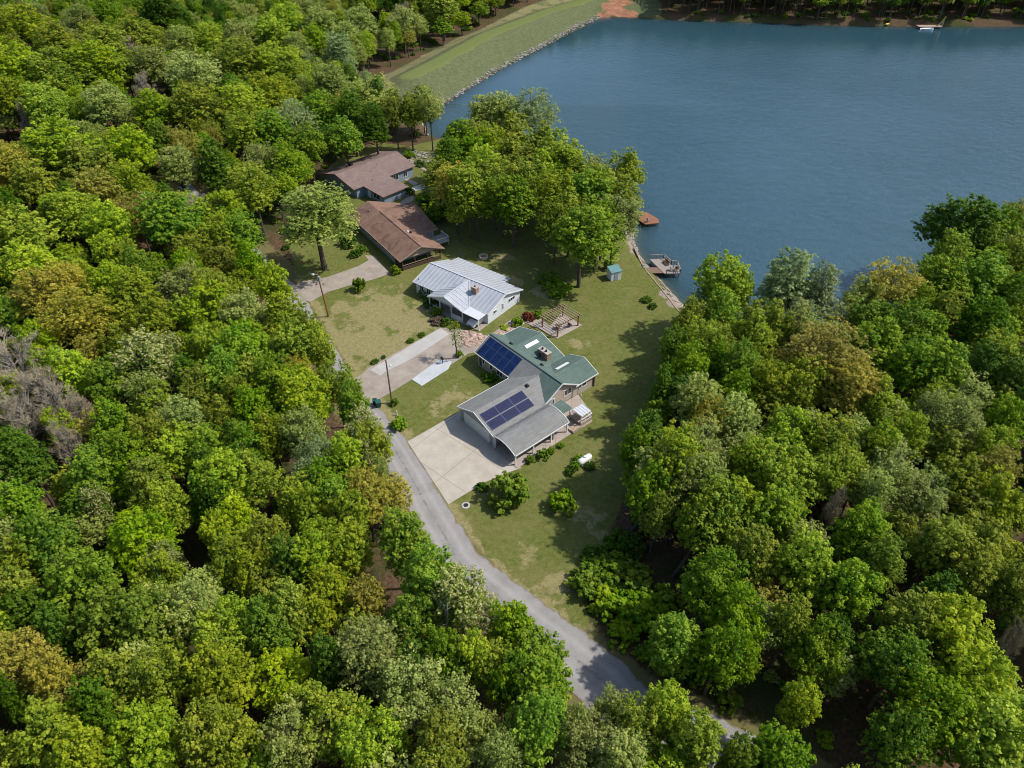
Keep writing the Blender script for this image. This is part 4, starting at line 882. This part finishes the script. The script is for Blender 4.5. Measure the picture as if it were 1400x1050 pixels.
# ================================================================== trees: crown centre (px,py), crown radius in picture units, kind
T_ = """30,30,45,O 75,50,40,O 110,25,22,P 143,20,20,G 215,15,35,D 245,55,25,P 185,45,30,O 140,60,35,O 25,90,38,L 75,92,36,L 125,85,34,L 160,95,22,L 172,68,16,B
205,85,30,P 265,95,36,P 325,80,38,L 330,48,28,P 285,55,24,L 320,125,20,G 15,132,28,O 60,142,30,L 35,158,14,B 145,142,34,P 210,152,27,L 265,140,36,O 340,160,27,O 195,118,15,B
80,200,46,L 115,222,40,O 180,205,35,L 240,225,28,P 250,198,16,Y 285,222,30,D 15,228,34,Y 130,262,36,Y 45,250,32,O 100,292,34,L 28,322,45,L 150,312,36,L 230,300,45,G 185,290,22,Y 272,292,20,B 302,288,30,L
330,320,26,G 175,250,30,O 370,45,28,L 392,28,25,L 415,12,18,P 378,82,32,L 402,62,20,P 440,30,27,P 462,66,27,S 430,55,20,G 368,122,32,O 398,96,24,L 470,48,22,P 492,28,24,P 520,62,24,G 550,25,22,P
548,20,16,B 605,5,26,O 560,52,24,G 505,128,32,P 480,152,30,D 436,152,27,G 402,162,27,S 330,142,30,L 370,175,28,G 330,180,30,O 356,220,28,P 345,255,34,O
512,168,26,D 470,185,24,G 305,318,26,L 448,110,28,P 420,195,24,G 390,225,26,G
40,368,38,L 62,402,46,Y 92,390,34,Y 100,432,44,Y 150,392,32,L 190,402,36,O 212,432,40,O 250,392,36,P 292,402,40,O 190,365,22,G 50,470,28,L 18,498,52,B 55,528,46,B 85,560,34,B 28,565,38,B 190,492,46,W 95,512,36,L
145,522,32,G 110,562,22,B 160,582,36,G 182,622,36,G 212,602,34,O 257,572,36,P 275,530,30,O 302,512,36,G 325,542,30,O 322,602,26,G 92,602,24,B 80,582,20,L 30,622,40,D 130,652,40,G 200,662,40,O 232,692,32,L
135,690,24,W 25,690,32,G 310,660,45,L 285,640,30,D 290,422,36,L 332,432,40,P 385,432,38,O 402,472,34,L 332,482,40,G 290,470,30,L 375,522,36,G 412,542,40,L 458,520,28,L 455,465,20,L 480,552,22,G 495,590,34,W 412,592,38,P
432,625,30,S 350,560,32,G 370,590,30,O 342,650,45,O 302,690,30,D 402,682,34,O 425,695,30,L 462,682,30,G 478,630,30,L 300,732,30,L 362,732,36,O 60,742,50,G 28,765,40,O 112,792,50,G 190,742,45,G 217,792,36,L
200,852,46,G 150,842,48,G 310,762,36,O 342,780,32,O 270,832,36,P 322,852,34,L 30,900,42,Y 72,925,36,Y 82,862,36,D 150,922,50,O 220,922,42,O 130,962,40,D 302,922,45,O 70,992,55,O 205,1012,50,L 282,1002,46,O
15,950,26,D 320,1010,40,O 120,1035,50,O 555,735,44,G 585,790,46,G 560,850,40,G 430,765,36,L 450,800,36,O 400,832,40,O 370,855,38,G 500,892,60,P 560,935,50,P 450,902,38,D 610,895,34,G 648,895,30,L 425,965,32,L 400,1012,50,P
500,1012,48,L 620,962,44,P 600,1015,46,O 680,1032,36,P 690,938,28,G 735,930,46,G 735,985,48,G 480,700,30,O 505,690,14,P 835,968,28,P 868,985,36,O 920,965,38,L 950,1012,44,L 850,1035,48,P 1065,975,32,L 1060,1025,44,G 1130,1042,36,L
1010,1040,34,G 790,1000,34,P 985,385,42,L 985,425,30,G 1080,378,50,S 1122,392,38,S 1050,380,26,S 942,432,26,O 925,475,24,G 960,470,34,O 1030,452,34,O 1012,502,32,G 942,502,28,G 905,528,22,D 960,545,40,P 1010,572,40,P 1050,522,32,O 1060,440,30,O 1100,445,30,P
1130,482,52,Y 1162,525,48,Y 1100,520,36,O 1200,545,36,O 1205,465,34,G 1218,390,38,Y 1180,402,26,P 1265,335,22,S 1320,308,48,D 1290,385,38,G 1340,382,40,G 1290,425,32,O 1240,440,34,G 1352,442,36,D 1385,402,30,G 1290,500,42,G 1240,500,34,G 1270,562,32,P 1310,572,32,P
1342,502,34,D 1382,522,32,D 1375,575,30,G 1392,345,22,O 910,640,42,P 885,668,34,G 872,610,26,G 960,610,40,P 962,650,42,P 1000,690,40,L 1062,640,48,L 1082,592,36,L 1060,702,44,G 1020,640,36,L 1140,602,40,O 1222,642,40,P 1262,682,36,P 1312,652,44,O
1362,680,44,O 1190,670,34,P 1130,652,32,L 1140,692,15,B 1180,732,44,G 1282,742,44,O 1342,742,44,O 1100,772,48,L 1202,772,40,G 1160,802,44,G 1032,762,44,O 975,795,46,G 1005,842,42,G 965,712,38,L 1250,852,50,O 1300,862,56,L 1232,902,48,G 1332,932,60,L
1290,972,60,G 1362,1002,60,L 1232,1002,40,G 1388,872,18,B 1082,852,38,O 1132,872,30,D 985,888,36,G 1385,800,34,O 1200,610,34,L 900,700,26,O 1015,900,26,G
660,152,26,P 692,150,28,P 728,150,34,S 742,192,30,O 702,212,36,O 762,212,36,L 790,242,34,O 662,232,34,L 622,252,32,Y 702,270,34,G 755,262,34,O 842,292,32,P 858,228,28,O 820,262,30,L 780,285,32,O 815,235,26,P 648,205,26,G 745,235,26,L 825,305,26,G 600,238,24,O 640,258,34,L 652,268,26,O 676,247,34,O 720,243,30,O 766,228,34,L 803,262,34,G 846,264,28,O 760,300,26,O 1345,330,26,G 1300,345,26,L 700,178,28,O 446,478,22,L 428,448,18,O 374,388,26,L 338,356,22,G 308,330,20,O 500,622,22,W 522,650,16,P 626,190,26,G 650,186,26,O 612,214,24,G 668,196,26,O"""
TREES = []
for tok in T_.split():
    px, py, r, k = tok.split(','); TREES.append([float(px), float(py), float(r), k, None])
# trees whose foot the picture shows: foot (px,py), crown radius m, height m, kind
FOOT = [(444,368,10.5,20,'P'), (565,206,4.2,17,'O'), (592,206,4.0,19,'P'), (611,170,4.0,15,'O'), (545,205,3.6,17,'O'), (525,190,4.2,18,'D'), (630,331,3.4,13,'O'), (687,324,4.2,12,'G'), (708,323,4.4,13,'G'), (791,392,8.2,18,'G'),
        (812,372,5.0,12,'G'), (636,893,4.2,16,'W'), (863,728,4.4,18,'L'), (889,748,4.0,17,'P'), (919,790,4.6,17,'G'), (502,190,3.6,16,'G'), (556,92,4.8,9,'G'), (583,76,4.6,8.5,'D'), (606,62,5.0,10,'G'), (632,48,4.8,9,'L'), (655,36,5.0,9.5,'G'), (678,27,5.0,9,'O'), (702,18,4.8,9.5,'G'), (722,9,4.8,9,'D'), (640,290,3.2,11,'O'), (668,300,3.0,10,'G'), (872,684,3.2,8,'G'), (884,645,3.4,9,'L'), (896,604,3.2,9,'G'), (908,566,3.4,9,'D'), (925,520,3.2,9,'G'), (480,205,3.2,15,'G')]
specs = []
def place(px, py, r, kind):
    # crown centre at 0.66 of the height, heights follow crown size
    x = y = 0; Rm = 5
    for _ in range(6):
        Ht = min(20, max(12.5, 11.0 + 1.0*Rm)); zc = Ht*.66
        gz = h1(x, y) if _ else 0
        p = G(px, py, zc + gz); x, y = p[0], p[1]; d = (p - np.array([0, 0, H])) @ Fv; Rm = (1.12 + .14*min(1, max(0, (500-py)/200)))*r*d/F
        Rm = min(Rm, 9.0)
    return x, y, Rm, Ht
for px, py, r, k, _ in TREES:
    x, y, Rm, Ht = place(px, py, r, k); specs.append([x, y, Rm, Ht, k])
for px, py, Rm, Ht, k in FOOT: x, y = g2(px, py); specs.append([x, y, Rm, Ht, k])
specs = [s_ for s_ in specs if not (s_[1] > 200 and abs(s_[0]) < 70 and segdist(DAMC, np.array([s_[0]]), np.array([s_[1]]), False)[0] < 15)]
for s_ in specs:                                     # no trunk may stand in the lake, the road or a house
    x, y = s_[0], s_[1]
    for _ in range(14):
        if sdf(LAKE, np.array([x]), np.array([y]))[0] > -1.0:
            y -= 1.2; x -= 1.2 if (x < 60 and y > 118) else -0.6
    for _ in range(10):
        dd = segdist(ROAD, np.array([x]), np.array([y]), False)[0]
        if dd < 2.7:
            best = min(ROAD, key=lambda q: (q[0]-x)**2 + (q[1]-y)**2); v = np.array([x, y]) - best; v /= np.linalg.norm(v) + 1e-6; x += v[0]*.8; y += v[1]*.8
    s_[0], s_[1] = x, y
# woods between and beyond
HOUSES = []
for (ox, an, s0, s1, t0, t1) in ((g2(625,556,2.6), 41, -2, 24, -12, 17), (g2(564.3,385,2.6), 53, -5, 15, -2, 21), (g2(494.7,307,2.6), 34, -3, 15, -8, 21), (g2(520.9,269.1,2.6), 47, -4, 20, -24, 2)):
    a = R_(an); HOUSES.append([(ox[0]+s*math.cos(a)+t*math.sin(a), ox[1]+s*math.sin(a)-t*math.cos(a)) for s, t in ((s0,t0),(s1,t0),(s1,t1),(s0,t1))])
def free(X, Y, m_lawn=1.0):
    ok = (sdf(LAKE, X, Y) < -2.0) & (sdf(LAWN, X, Y) < -m_lawn) & (segdist(ROAD, X, Y, False) > 5.0)
    dd = segdist(DAMC, X, Y, False); ss = (X-DAMC[0][0])*dy - (Y-DAMC[0][1])*dx
    ok &= ~((dd < 36) & (ss > 0) & (Y > 205)) & ~(dd < 18)
    for P in HOUSES: ok &= ~inside(P, X, Y)
    return ok
cand = []
step = 5.3
gx, gy = np.meshgrid(np.arange(-330, 420, step), np.arange(8, 470, step)); gx = (gx + RNG.uniform(-2.4, 2.4, gx.shape)).ravel(); gy = (gy + RNG.uniform(-2.4, 2.4, gy.shape)).ravel()
keep = (np.abs(gx) < gy*.92 + 75)
gx, gy = gx[keep], gy[keep]; fr = free(gx, gy); gx, gy = gx[fr], gy[fr]
listed = np.array([(s_[0], s_[1], s_[2]) for s_ in specs])
fill = []
kinds = list('GLOPYDOLGP')
for x, y in zip(gx, gy):
    qx, qy, qd = proj((x, y, 9)); dmin = np.hypot(listed[:, 0]-x, listed[:, 1]-y)
    fx0, fy0, _q = proj((x, y, 0))
    if 800 < fx0 < 965 and 715 < fy0 < 905: continue
    if 560 < fx0 < 660 and 880 < fy0 < 940: continue
    infr = -20 < qx < 1420 and -30 < qy < 1070
    near = dmin - listed[:, 2]*.56
    if infr and y < 318:
        if near.min() < 0: continue
        if specs[int(np.argmin(dmin))][4] == 'B' and RNG.uniform() < .8: continue
        j = int(np.argmin(dmin)); k = specs[j][4] if RNG.uniform() < .5 and specs[j][4] != 'B' else kinds[RNG.integers(10)]
        fill.append([x, y, RNG.uniform(2.9, 4.4), RNG.uniform(10, 14.5), k])
    elif y >= 318:
        if RNG.uniform() < .88 and dmin.min() > 3.5: fill.append([x, y, RNG.uniform(3.4, 5.2), RNG.uniform(12, 17), 'GOOLPDPO'[RNG.integers(8)]])
    else:
        if dmin.min() > 6 and RNG.uniform() < .55: fill.append([x, y, RNG.uniform(4.2, 6.0), RNG.uniform(13, 18), 'GOLPOLG'[RNG.integers(7)]])
allt = [(*s_, True) for s_ in specs] + [(*s_, False) for s_ in fill]
def rank(s_):
    qx, qy, qd = proj((s_[0], s_[1], s_[3]*.66)); rp = s_[2]*F/qd
    vis = -rp*.7 < qx < 1400+rp*.7 and -rp*.7 < qy < 1050+rp*.7
    return (rp*(1.0 if s_[5] else .55)) if vis else 0
allt.sort(key=rank, reverse=True)
NT_IND = 300
indiv = [s_ for s_ in allt[:NT_IND] if rank(s_) > 0]; rest = allt[len(indiv):]
print('trees', len(specs), 'fill', len(fill), 'individual', len(indiv), 'rest', len(rest))
WORDS = 'zero one two three four five six seven eight nine ten eleven twelve thirteen fourteen fifteen sixteen seventeen eighteen nineteen'.split()
TENS = 'x x twenty thirty forty fifty sixty seventy eighty ninety'.split()
def num(n):
    n = max(0, min(99, int(round(n))))
    return WORDS[n] if n < 20 else TENS[n//10] + ('-' + WORDS[n % 10] if n % 10 else '')
LOOK = {'G': 'bright green', 'L': 'yellow-green', 'O': 'olive-green', 'P': 'pale sage-green', 'Y': 'tan-yellow', 'D': 'dark green', 'W': 'cream-tipped green', 'S': 'silvery green', 'B': 'bare grey-twigged'}
HAND = {(444,368): 'big pale-leaved oak rising above the reddish utility pole', (791,392): 'big bright green tree with dark trunk alone between pergola and shed', (636,893): 'cream-leaved tree overhanging the inner edge of the lane bend', (863,728): 'first of the leaning dark-trunked trees at the shaded lawn edge', (889,748): 'slim leaning pale-leaved tree at the shaded lawn edge', (919,790): 'leaning tree in the small brown clearing past the lawn',
        (565,206): 'slender tree beside the water patch behind the mauve-roofed house', (592,206): 'tall thin-trunked tree standing in front of the blue water patch', (611,170): 'small-crowned tree at the foot of the dam slope', (630,331): 'thin young tree on the grass beyond the brown-roofed house deck',
        (687,324): 'smaller of the twin-trunk pair of shade trees beyond the fire pit', (708,323): 'thicker of the twin-trunk pair of shade trees beyond the fire pit'}
footxy = {k: g2(*k) for k in HAND}
used = set()
protoobj = {}
LEAN = [g2(*q) for q in ((863,728), (889,748), (919,790))]
for s_ in indiv:
    x, y, Rm, Ht, k, _ = s_
    qx, qy, qd = proj((x, y, Ht*.66)); fx, fy, _d = proj((x, y, 0))
    zone = 'woods'
    if sdf(LAWN, np.array([x]), np.array([y]))[0] > -1: zone = 'grove by the houses'
    elif x > 15 and y < 130: zone = 'lakeside woods'
    elif y < 75 and x < 12: zone = 'woods along the lane'
    elif x < -20 and y < 190: zone = 'woods across the lane'
    elif x < 0: zone = 'woods below the dam'
    lab = None
    for kk, (hx, hy) in footxy.items():
        if abs(hx-x) < .8 and abs(hy-y) < .8: lab = HAND[kk]
    size = 'broad' if Rm > 6.2 else ('small' if Rm < 4.2 else 'mid-sized')
    if not lab:
        for du in (0, 1, -1, 2, -2, 3, -3, 4, -4):
            lab = f"{size} {LOOK[k]} tree, {zone}, {num(qx/14)+''} percent across, {num(qy/10.5+du)} percent down the photo"
            if len(lab.replace('-', '').split()) > 16: lab = f"{size} {LOOK[k]} tree, {num(qx/14)} percent across, {num(qy/10.5+du)} percent down the photo"
            if lab not in used: break
    used.add(lab)
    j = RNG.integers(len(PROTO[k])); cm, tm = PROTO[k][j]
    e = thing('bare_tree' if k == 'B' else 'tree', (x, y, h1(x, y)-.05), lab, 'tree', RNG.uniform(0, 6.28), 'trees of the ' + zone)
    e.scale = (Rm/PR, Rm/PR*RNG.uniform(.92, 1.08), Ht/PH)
    if any(math.hypot(lx-x, ly-y) < .3 for lx, ly in LEAN): e.rotation_euler = (R_(-8), R_(20), 0)
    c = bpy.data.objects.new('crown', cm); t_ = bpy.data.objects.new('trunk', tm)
    for o in (c, t_): COL.objects.link(o); o.parent = e
    protoobj.setdefault((k, j), (c, t_))
# the rest of the woods: one mass
GK = sorted(protoobj)
def mass(name, items, label, sources, under=False):
    """one object: points with a kind, a size and a turn; geometry nodes set the plant of that kind on each"""
    me = bpy.data.meshes.new(name); n = len(items)
    me.from_pydata([(i[0], i[1], i[2]) for i in items], [], [])
    for nm, ty, vals in (('which', 'INT', [i[3] for i in items]), ('turn', 'FLOAT', [i[4] for i in items])):
        at = me.attributes.new(nm, ty, 'POINT'); at.data.foreach_set('value', vals)
    at = me.attributes.new('size', 'FLOAT_VECTOR', 'POINT'); at.data.foreach_set('vector', np.array([i[5] for i in items], np.float32).ravel())
    o = bpy.data.objects.new(name, me); COL.objects.link(o)
    ng = bpy.data.node_groups.new(name, 'GeometryNodeTree'); ng.interface.new_socket('Geometry', in_out='INPUT', socket_type='NodeSocketGeometry'); ng.interface.new_socket('Geometry', in_out='OUTPUT', socket_type='NodeSocketGeometry')
    N = ng.nodes; gi = N.new('NodeGroupInput'); go = N.new('NodeGroupOutput'); jn = N.new('GeometryNodeJoinGeometry'); ng.links.new(jn.outputs[0], go.inputs[0])
    def at(nm, ty): a = N.new('GeometryNodeInputNamedAttribute'); a.data_type = ty; a.inputs['Name'].default_value = nm; return a.outputs[0]
    aw, at_, asz = at('which', 'INT'), at('turn', 'FLOAT'), at('size', 'FLOAT_VECTOR')
    cx = N.new('ShaderNodeCombineXYZ'); ng.links.new(at_, cx.inputs[2])
    for i, objs in enumerate(sources):
        cmp = N.new('FunctionNodeCompare'); cmp.data_type = 'INT'; cmp.operation = 'EQUAL'; ng.links.new(aw, cmp.inputs[2]); cmp.inputs[3].default_value = i
        jj = N.new('GeometryNodeJoinGeometry')
        for ob in objs:
            oi = N.new('GeometryNodeObjectInfo'); oi.transform_space = 'ORIGINAL'; oi.inputs['Object'].default_value = ob; oi.inputs['As Instance'].default_value = False; ng.links.new(oi.outputs['Geometry'], jj.inputs[0])
        ip = N.new('GeometryNodeInstanceOnPoints'); ng.links.new(gi.outputs[0], ip.inputs['Points']); ng.links.new(cmp.outputs[0], ip.inputs['Selection']); ng.links.new(jj.outputs[0], ip.inputs['Instance'])
        ng.links.new(cx.outputs[0], ip.inputs['Rotation']); ng.links.new(asz, ip.inputs['Scale']); ng.links.new(ip.outputs[0], jn.inputs[0])
    md = o.modifiers.new('set', 'NODES'); md.node_group = ng
    return tag(o, label, 'trees' if not under else 'undergrowth', kind='stuff')
its = []
for s_ in rest:
    x, y, Rm, Ht, k, _ = s_
    c_k = [q for q in GK if q[0] == k] or GK; q = c_k[RNG.integers(len(c_k))]
    its.append((x, y, h1(x, y)-.05, GK.index(q), RNG.uniform(0, 6.28), (Rm/PR, Rm/PR, Ht/PH)))
# distant woods out to the skyline
hz = np.stack([RNG.uniform(-900, 1100, 2600), RNG.uniform(380, 1300, 2600)], 1); hz = hz[(np.abs(hz[:, 0]) < hz[:, 1]*.95 + 80)]
hz = hz[(hz[:, 1] > 470) | (np.abs(hz[:, 0]) > 330)]; okf = free(hz[:, 0], hz[:, 1]); hz = hz[okf]; hh = height(hz[:, 0], hz[:, 1])
for (x, y), z in zip(hz, hh): q = RNG.integers(len(GK)); Rm = RNG.uniform(6, 9); its.append((x, y, z-.1, int(q), RNG.uniform(0, 6.28), (Rm/PR, Rm/PR, RNG.uniform(14, 20)/PH)))
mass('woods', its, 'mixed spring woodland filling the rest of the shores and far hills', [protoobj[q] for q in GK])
# ------------------------------------------------------------------ shrubs, each its own
def shrub(px, py, r, h, k, lab, group=None, nm='shrub'):
    x, y = g2(px, py); f_, s__ = SHRUB[k]; e = thing(nm, (x, y, h1(x, y)), lab, 'bush', RNG.uniform(0, 6.28), group); e.scale = ((r*1.22, r*1.22, h*1.1) if py > 760 and px > 790 else (r, r, h))
    c = bpy.data.objects.new('foliage', f_); t_ = bpy.data.objects.new('stem', s__)
    for o in (c, t_): COL.objects.link(o); o.parent = e
    shrubobj.setdefault(k, (c, t_)); return e
shrubobj = {}
for a in [(492,397,1.7,3.0,'G','dark green cone-shaped bush beside the brown house driveway'), (541,374,1.4,2.2,'L','yellow-green round bush at the screened porch of the brown-roofed house'),
    (546,584,1.7,1.7,'G','low round bush near the lane below the slim utility pole'), (697,684,3.6,4.4,'G','large leafy bush at the lower edge of the garage driveway'), (768,694,2.4,2.7,'G','rounded bush alone on the shaded side lawn'),
    (786,640,1.0,1.4,'G','clipped bush at the lower side of the propane tank'), (791,630,.9,1.2,'G','clipped bush just behind the propane tank'), (806,640,.9,1.0,'D','clipped bush tight against the upper end of the tank'), (779,646,.9,.9,'D','darkest clipped bush under the propane tank'),
    (725,631,.95,1.1,'G','small round bush by the carport front post'), (742,625,1.25,1.4,'G','larger of the round bushes along the carport side'), (753,619,.8,1.0,'G','small bush next to the larger carport bush'), (767,611,.7,.8,'G','last small bush by the carport rear post'),
    (669,521,1.1,1.2,'D','dark bush in the front bed by the house wall'), (678,517,1.2,1.4,'G','leafy bush in the front bed under the blue panels'), (684,527,1.1,1.1,'G','bush at the inner corner of the front bed'), (661,514,.7,.8,'G','little bush at the bed end near the front door'),
    (722,437,1.5,1.7,'R','reddish-leaved shrub behind the green roof peak'), (707,444,1.5,1.5,'G','green shrub next to the reddish-leaved shrub'), (735,434,1.2,1.6,'G','green shrub between the reddish shrub and pergola'), (690,449,1.2,.6,'L','low green patch of shrub in the rubble bed'),
    (883,412,1.2,1.0,'D','dark low bush on the lawn by the retaining wall'), (892,420,1.0,.9,'D','second dark bush by the retaining wall, nearer the woods'),
    (590,418,1.6,1.5,'D','dark flowering bush under the white house front window'), (598,428,1.5,1.3,'G','green bush at the corner of the white house porch'), (599,440,2.0,1.1,'H','brown heathery mound at the white house porch corner'), (583,405,1.6,1.4,'D','dark bush at the white house front corner nearest the brown house'),
    (610,444,1.0,1.4,'D','dark spiky bush by the porch steps'), (513,495.5,.8,.7,'D','tiny bush on the lawn at the driveway mouth'), (525,489.5,.5,.5,'D','tiniest bush halfway along the driveway edge'), (561,467.5,.8,.6,'D','low bush tuft on the driveway edge toward the white house'), (577,459.5,.8,.6,'D','dark tuft at the upper driveway edge'),
    (540,553,.9,1.3,'G','weedy growth round the foot of the slim utility pole'), (628,487,.9,1.2,'G','suckers round the foot of the young driveway tree'), (660,668,1.0,1.0,'D','small dark bush at the large bush, driveway side'),
    (600,300,4.2,3.4,'G','large dense green thicket beside the brown-roofed house'), (585,280,3.6,3.0,'G','green thicket by the mauve house garden path'), (612,285,3.4,3.2,'G','upper green thicket toward the lake grove'), (560,266,1.4,2.4,'D','dark upright bush at the mauve roof corner'),
    (486,350,1.4,1.4,'D','dark shrub along the brown-roofed house front wall'), (478,335,2.2,2.4,'D','dark shrub at the shaded corner of the brown-roofed house'), (495,345,1.6,1.8,'G','shrub halfway along the brown-roofed house front'),
    (764,400,3.6,2.0,'G','low wide thicket in the shade beside the pergola lawn'), (752,385,3.2,1.6,'G','upper low thicket in the big tree shade'), (832,368,1.1,2.0,'D','narrow dark bush just behind the shed'),
    (548,222,2.0,1.4,'D','dark mounded bush at the back of the mauve roof'), (575,226,1.8,1.2,'D','bush on the near bank of the walled garden'), (588,228,1.6,1.1,'D','bush at the middle of the walled garden bank'), (560,215,2.2,1.6,'G','wide bush among the pale garden rocks'),
    (805,802,2.6,2.4,'G','leafy bush where the lawn meets the woods by the lane'), (826,822,2.6,2.4,'L','light green bush on the lane verge at the wood edge'), (850,838,2.6,2.4,'G','green bush on the lane verge below the light one'), (835,790,2.8,2.8,'G','deep green bush behind the verge bushes'), (862,800,2.8,2.6,'G','broad understory bush below the leaning trunks'),
    (880,845,2.8,2.4,'G','bush beside the long bleached trunk, lane side'), (905,830,2.4,2.2,'G','bush on the woods side of the bleached trunk'), (820,770,2.2,2.0,'D','dark bush at the lawn corner of the woods'), (910,900,2.6,2.0,'G','bush above the lane bend shadow'), (850,870,2.0,1.6,'G','low bush right on the lane shoulder'), (940,910,2.4,2.2,'D','dark bush in the hollow past the lane bend'),
    (660,900,2.0,2.0,'L','yellow-green bush on the inner lane verge'), (676,890,2.0,1.6,'L','yellow-green bush touching the lane edge'), (690,905,1.8,1.4,'G','green bush under the cream-leaved tree, lane side'), (520,715,2.2,2.4,'H','dry brown brush above the lane shoulder'), (515,690,2.0,2.2,'P','pale scrub on the lane bank'),
    (868,752,2.0,1.8,'D','dark bush round the leaning trunk foot'), (845,745,2.0,1.8,'D','dark bush at the shaded lawn margin'), (880,720,2.0,1.8,'D','bush in shade behind the leaning trunk')]:
    shrub(*a)
# the young tree by the driveway
yt = thing('young_tree', g2(624, 490), 'thin sparse young tree at the end of the pale slab driveway', 'tree')
m = MB(); m.tube([(0, 0, -.2), (.1, 0, 2.2), (-.1, .1, 4.6), (.1, 0, 6.6)], [.14, .11, .08, .03], 7); m.build('trunk', M['bark'], yt)
C = []; N_ = []; m = MB()
for i in range(22):
    z = RNG.uniform(2.4, 6.8); a = RNG.uniform(0, 6.3); rr = RNG.uniform(.6, 1.9)*(1.15 - z/9); e = np.array([rr*math.cos(a), rr*math.sin(a), z+RNG.uniform(.2, .8)]); m.tube([(0, 0, z-.3), e], [.035, .012], 4, cap=False)
    k = 42 if z > 4.2 else 22; C.append(e + RNG.normal(0, .26, (k, 3))); N_.append(unit(k))
m.build('branch', M['bark'], yt); C = np.concatenate(C); N_ = np.concatenate(N_)
cm = leaves_mesh('crown', C, N_, .10, RNG.uniform(size=len(C)), np.zeros(len(C))); cm.materials.append(KIND['O']); o = bpy.data.objects.new('crown', cm); COL.objects.link(o); o.parent = yt
sg = thing('dead_tree', g2(616, 912), 'bare bleached snag standing below the cream-leaved tree by the lane', 'tree')
m = MB(); m.tube([(0, 0, -.2), (.15, 0, 4), (.1, .1, 8), (.35, .1, 12.6)], [.21, .17, .12, .04], 8); m.build('trunk', M['palebark'], sg)
m = MB()
for i in range(15):
    z = 3.2 + i*.62; a = RNG.uniform(0, 6.3); l = RNG.uniform(.5, 1.5); m.tube([(.12, .05, z), (.12+l*.6*math.cos(a), l*.6*math.sin(a), z+.25), (.12+l*math.cos(a), l*math.sin(a), z+RNG.uniform(.1, .7))], [.05, .03, .012], 4, cap=False)
m.build('branch', M['palebark'], sg)
# undergrowth on the forest floor: one mass
n = 5200; X = RNG.uniform(-190, 240, n); Y = RNG.uniform(22, 345, n); ok = (np.abs(X) < Y*.85 + 30) & free(X, Y, .6); X, Y = X[ok], Y[ok]; Z = height(X, Y)
SK = sorted(shrubobj); wts = {'G': .4, 'D': .3, 'L': .15, 'H': .10, 'P': .05, 'R': 0}; pr = np.array([wts.get(k, 0) for k in SK]); pr /= pr.sum()
mass('undergrowth', [(x, y, z-.05, int(RNG.choice(len(SK), p=pr)), RNG.uniform(0, 6.28), (lambda r: (r, r, r*.9))(RNG.uniform(.6, 1.9))) for x, y, z in zip(X, Y, Z)], 'low leafy undergrowth on the woodland floor', [shrubobj[k] for k in SK], True)
# ================================================================== light, sky, camera
w = bpy.data.worlds.new('World'); scene.world = w; w.use_nodes = True; nt = w.node_tree; bg = nt.nodes['Background']
sky = nt.nodes.new('ShaderNodeTexSky'); sky.sky_type = 'NISHITA'; sky.sun_disc = False
SE, SA = R_(50), R_(4)          # sun elevation; azimuth from +x towards +y
sd = np.array([math.cos(SE)*math.cos(SA), math.cos(SE)*math.sin(SA), math.sin(SE)])
sky.sun_elevation = SE; sky.sun_rotation = math.atan2(sd[0], sd[1]); sky.air_density = 1.0; sky.dust_density = 1.2
nt.links.new(sky.outputs[0], bg.inputs[0]); bg.inputs[1].default_value = .14
ld = bpy.data.lights.new('sun', 'SUN'); ld.energy = 3.9; ld.angle = R_(1.2); ld.color = (1.0, .955, .88); lo = bpy.data.objects.new('sun', ld); COL.objects.link(lo)
from mathutils import Vector
lo.rotation_euler = Vector(sd).to_track_quat('Z', 'Y').to_euler(); lo.location = (100, 0, 150)
cd = bpy.data.cameras.new('camera'); cam = bpy.data.objects.new('camera', cd); COL.objects.link(cam); scene.camera = cam
cam.location = (0, 0, H); cam.rotation_euler = (R_(50), 0, 0); cd.sensor_width = 36; cd.lens = F/1400*36; cd.clip_end = 6000; cd.clip_start = 1
scene.view_settings.view_transform = 'Standard'; scene.view_settings.look = 'None'; scene.view_settings.gamma = 1; scene.view_settings.exposure = 0.24
scene.cycles.filter_width = 1.0; scene.cycles.max_bounces = 6; scene.cycles.transmission_bounces = 3; scene.cycles.diffuse_bounces = 3; scene.cycles.glossy_bounces = 2
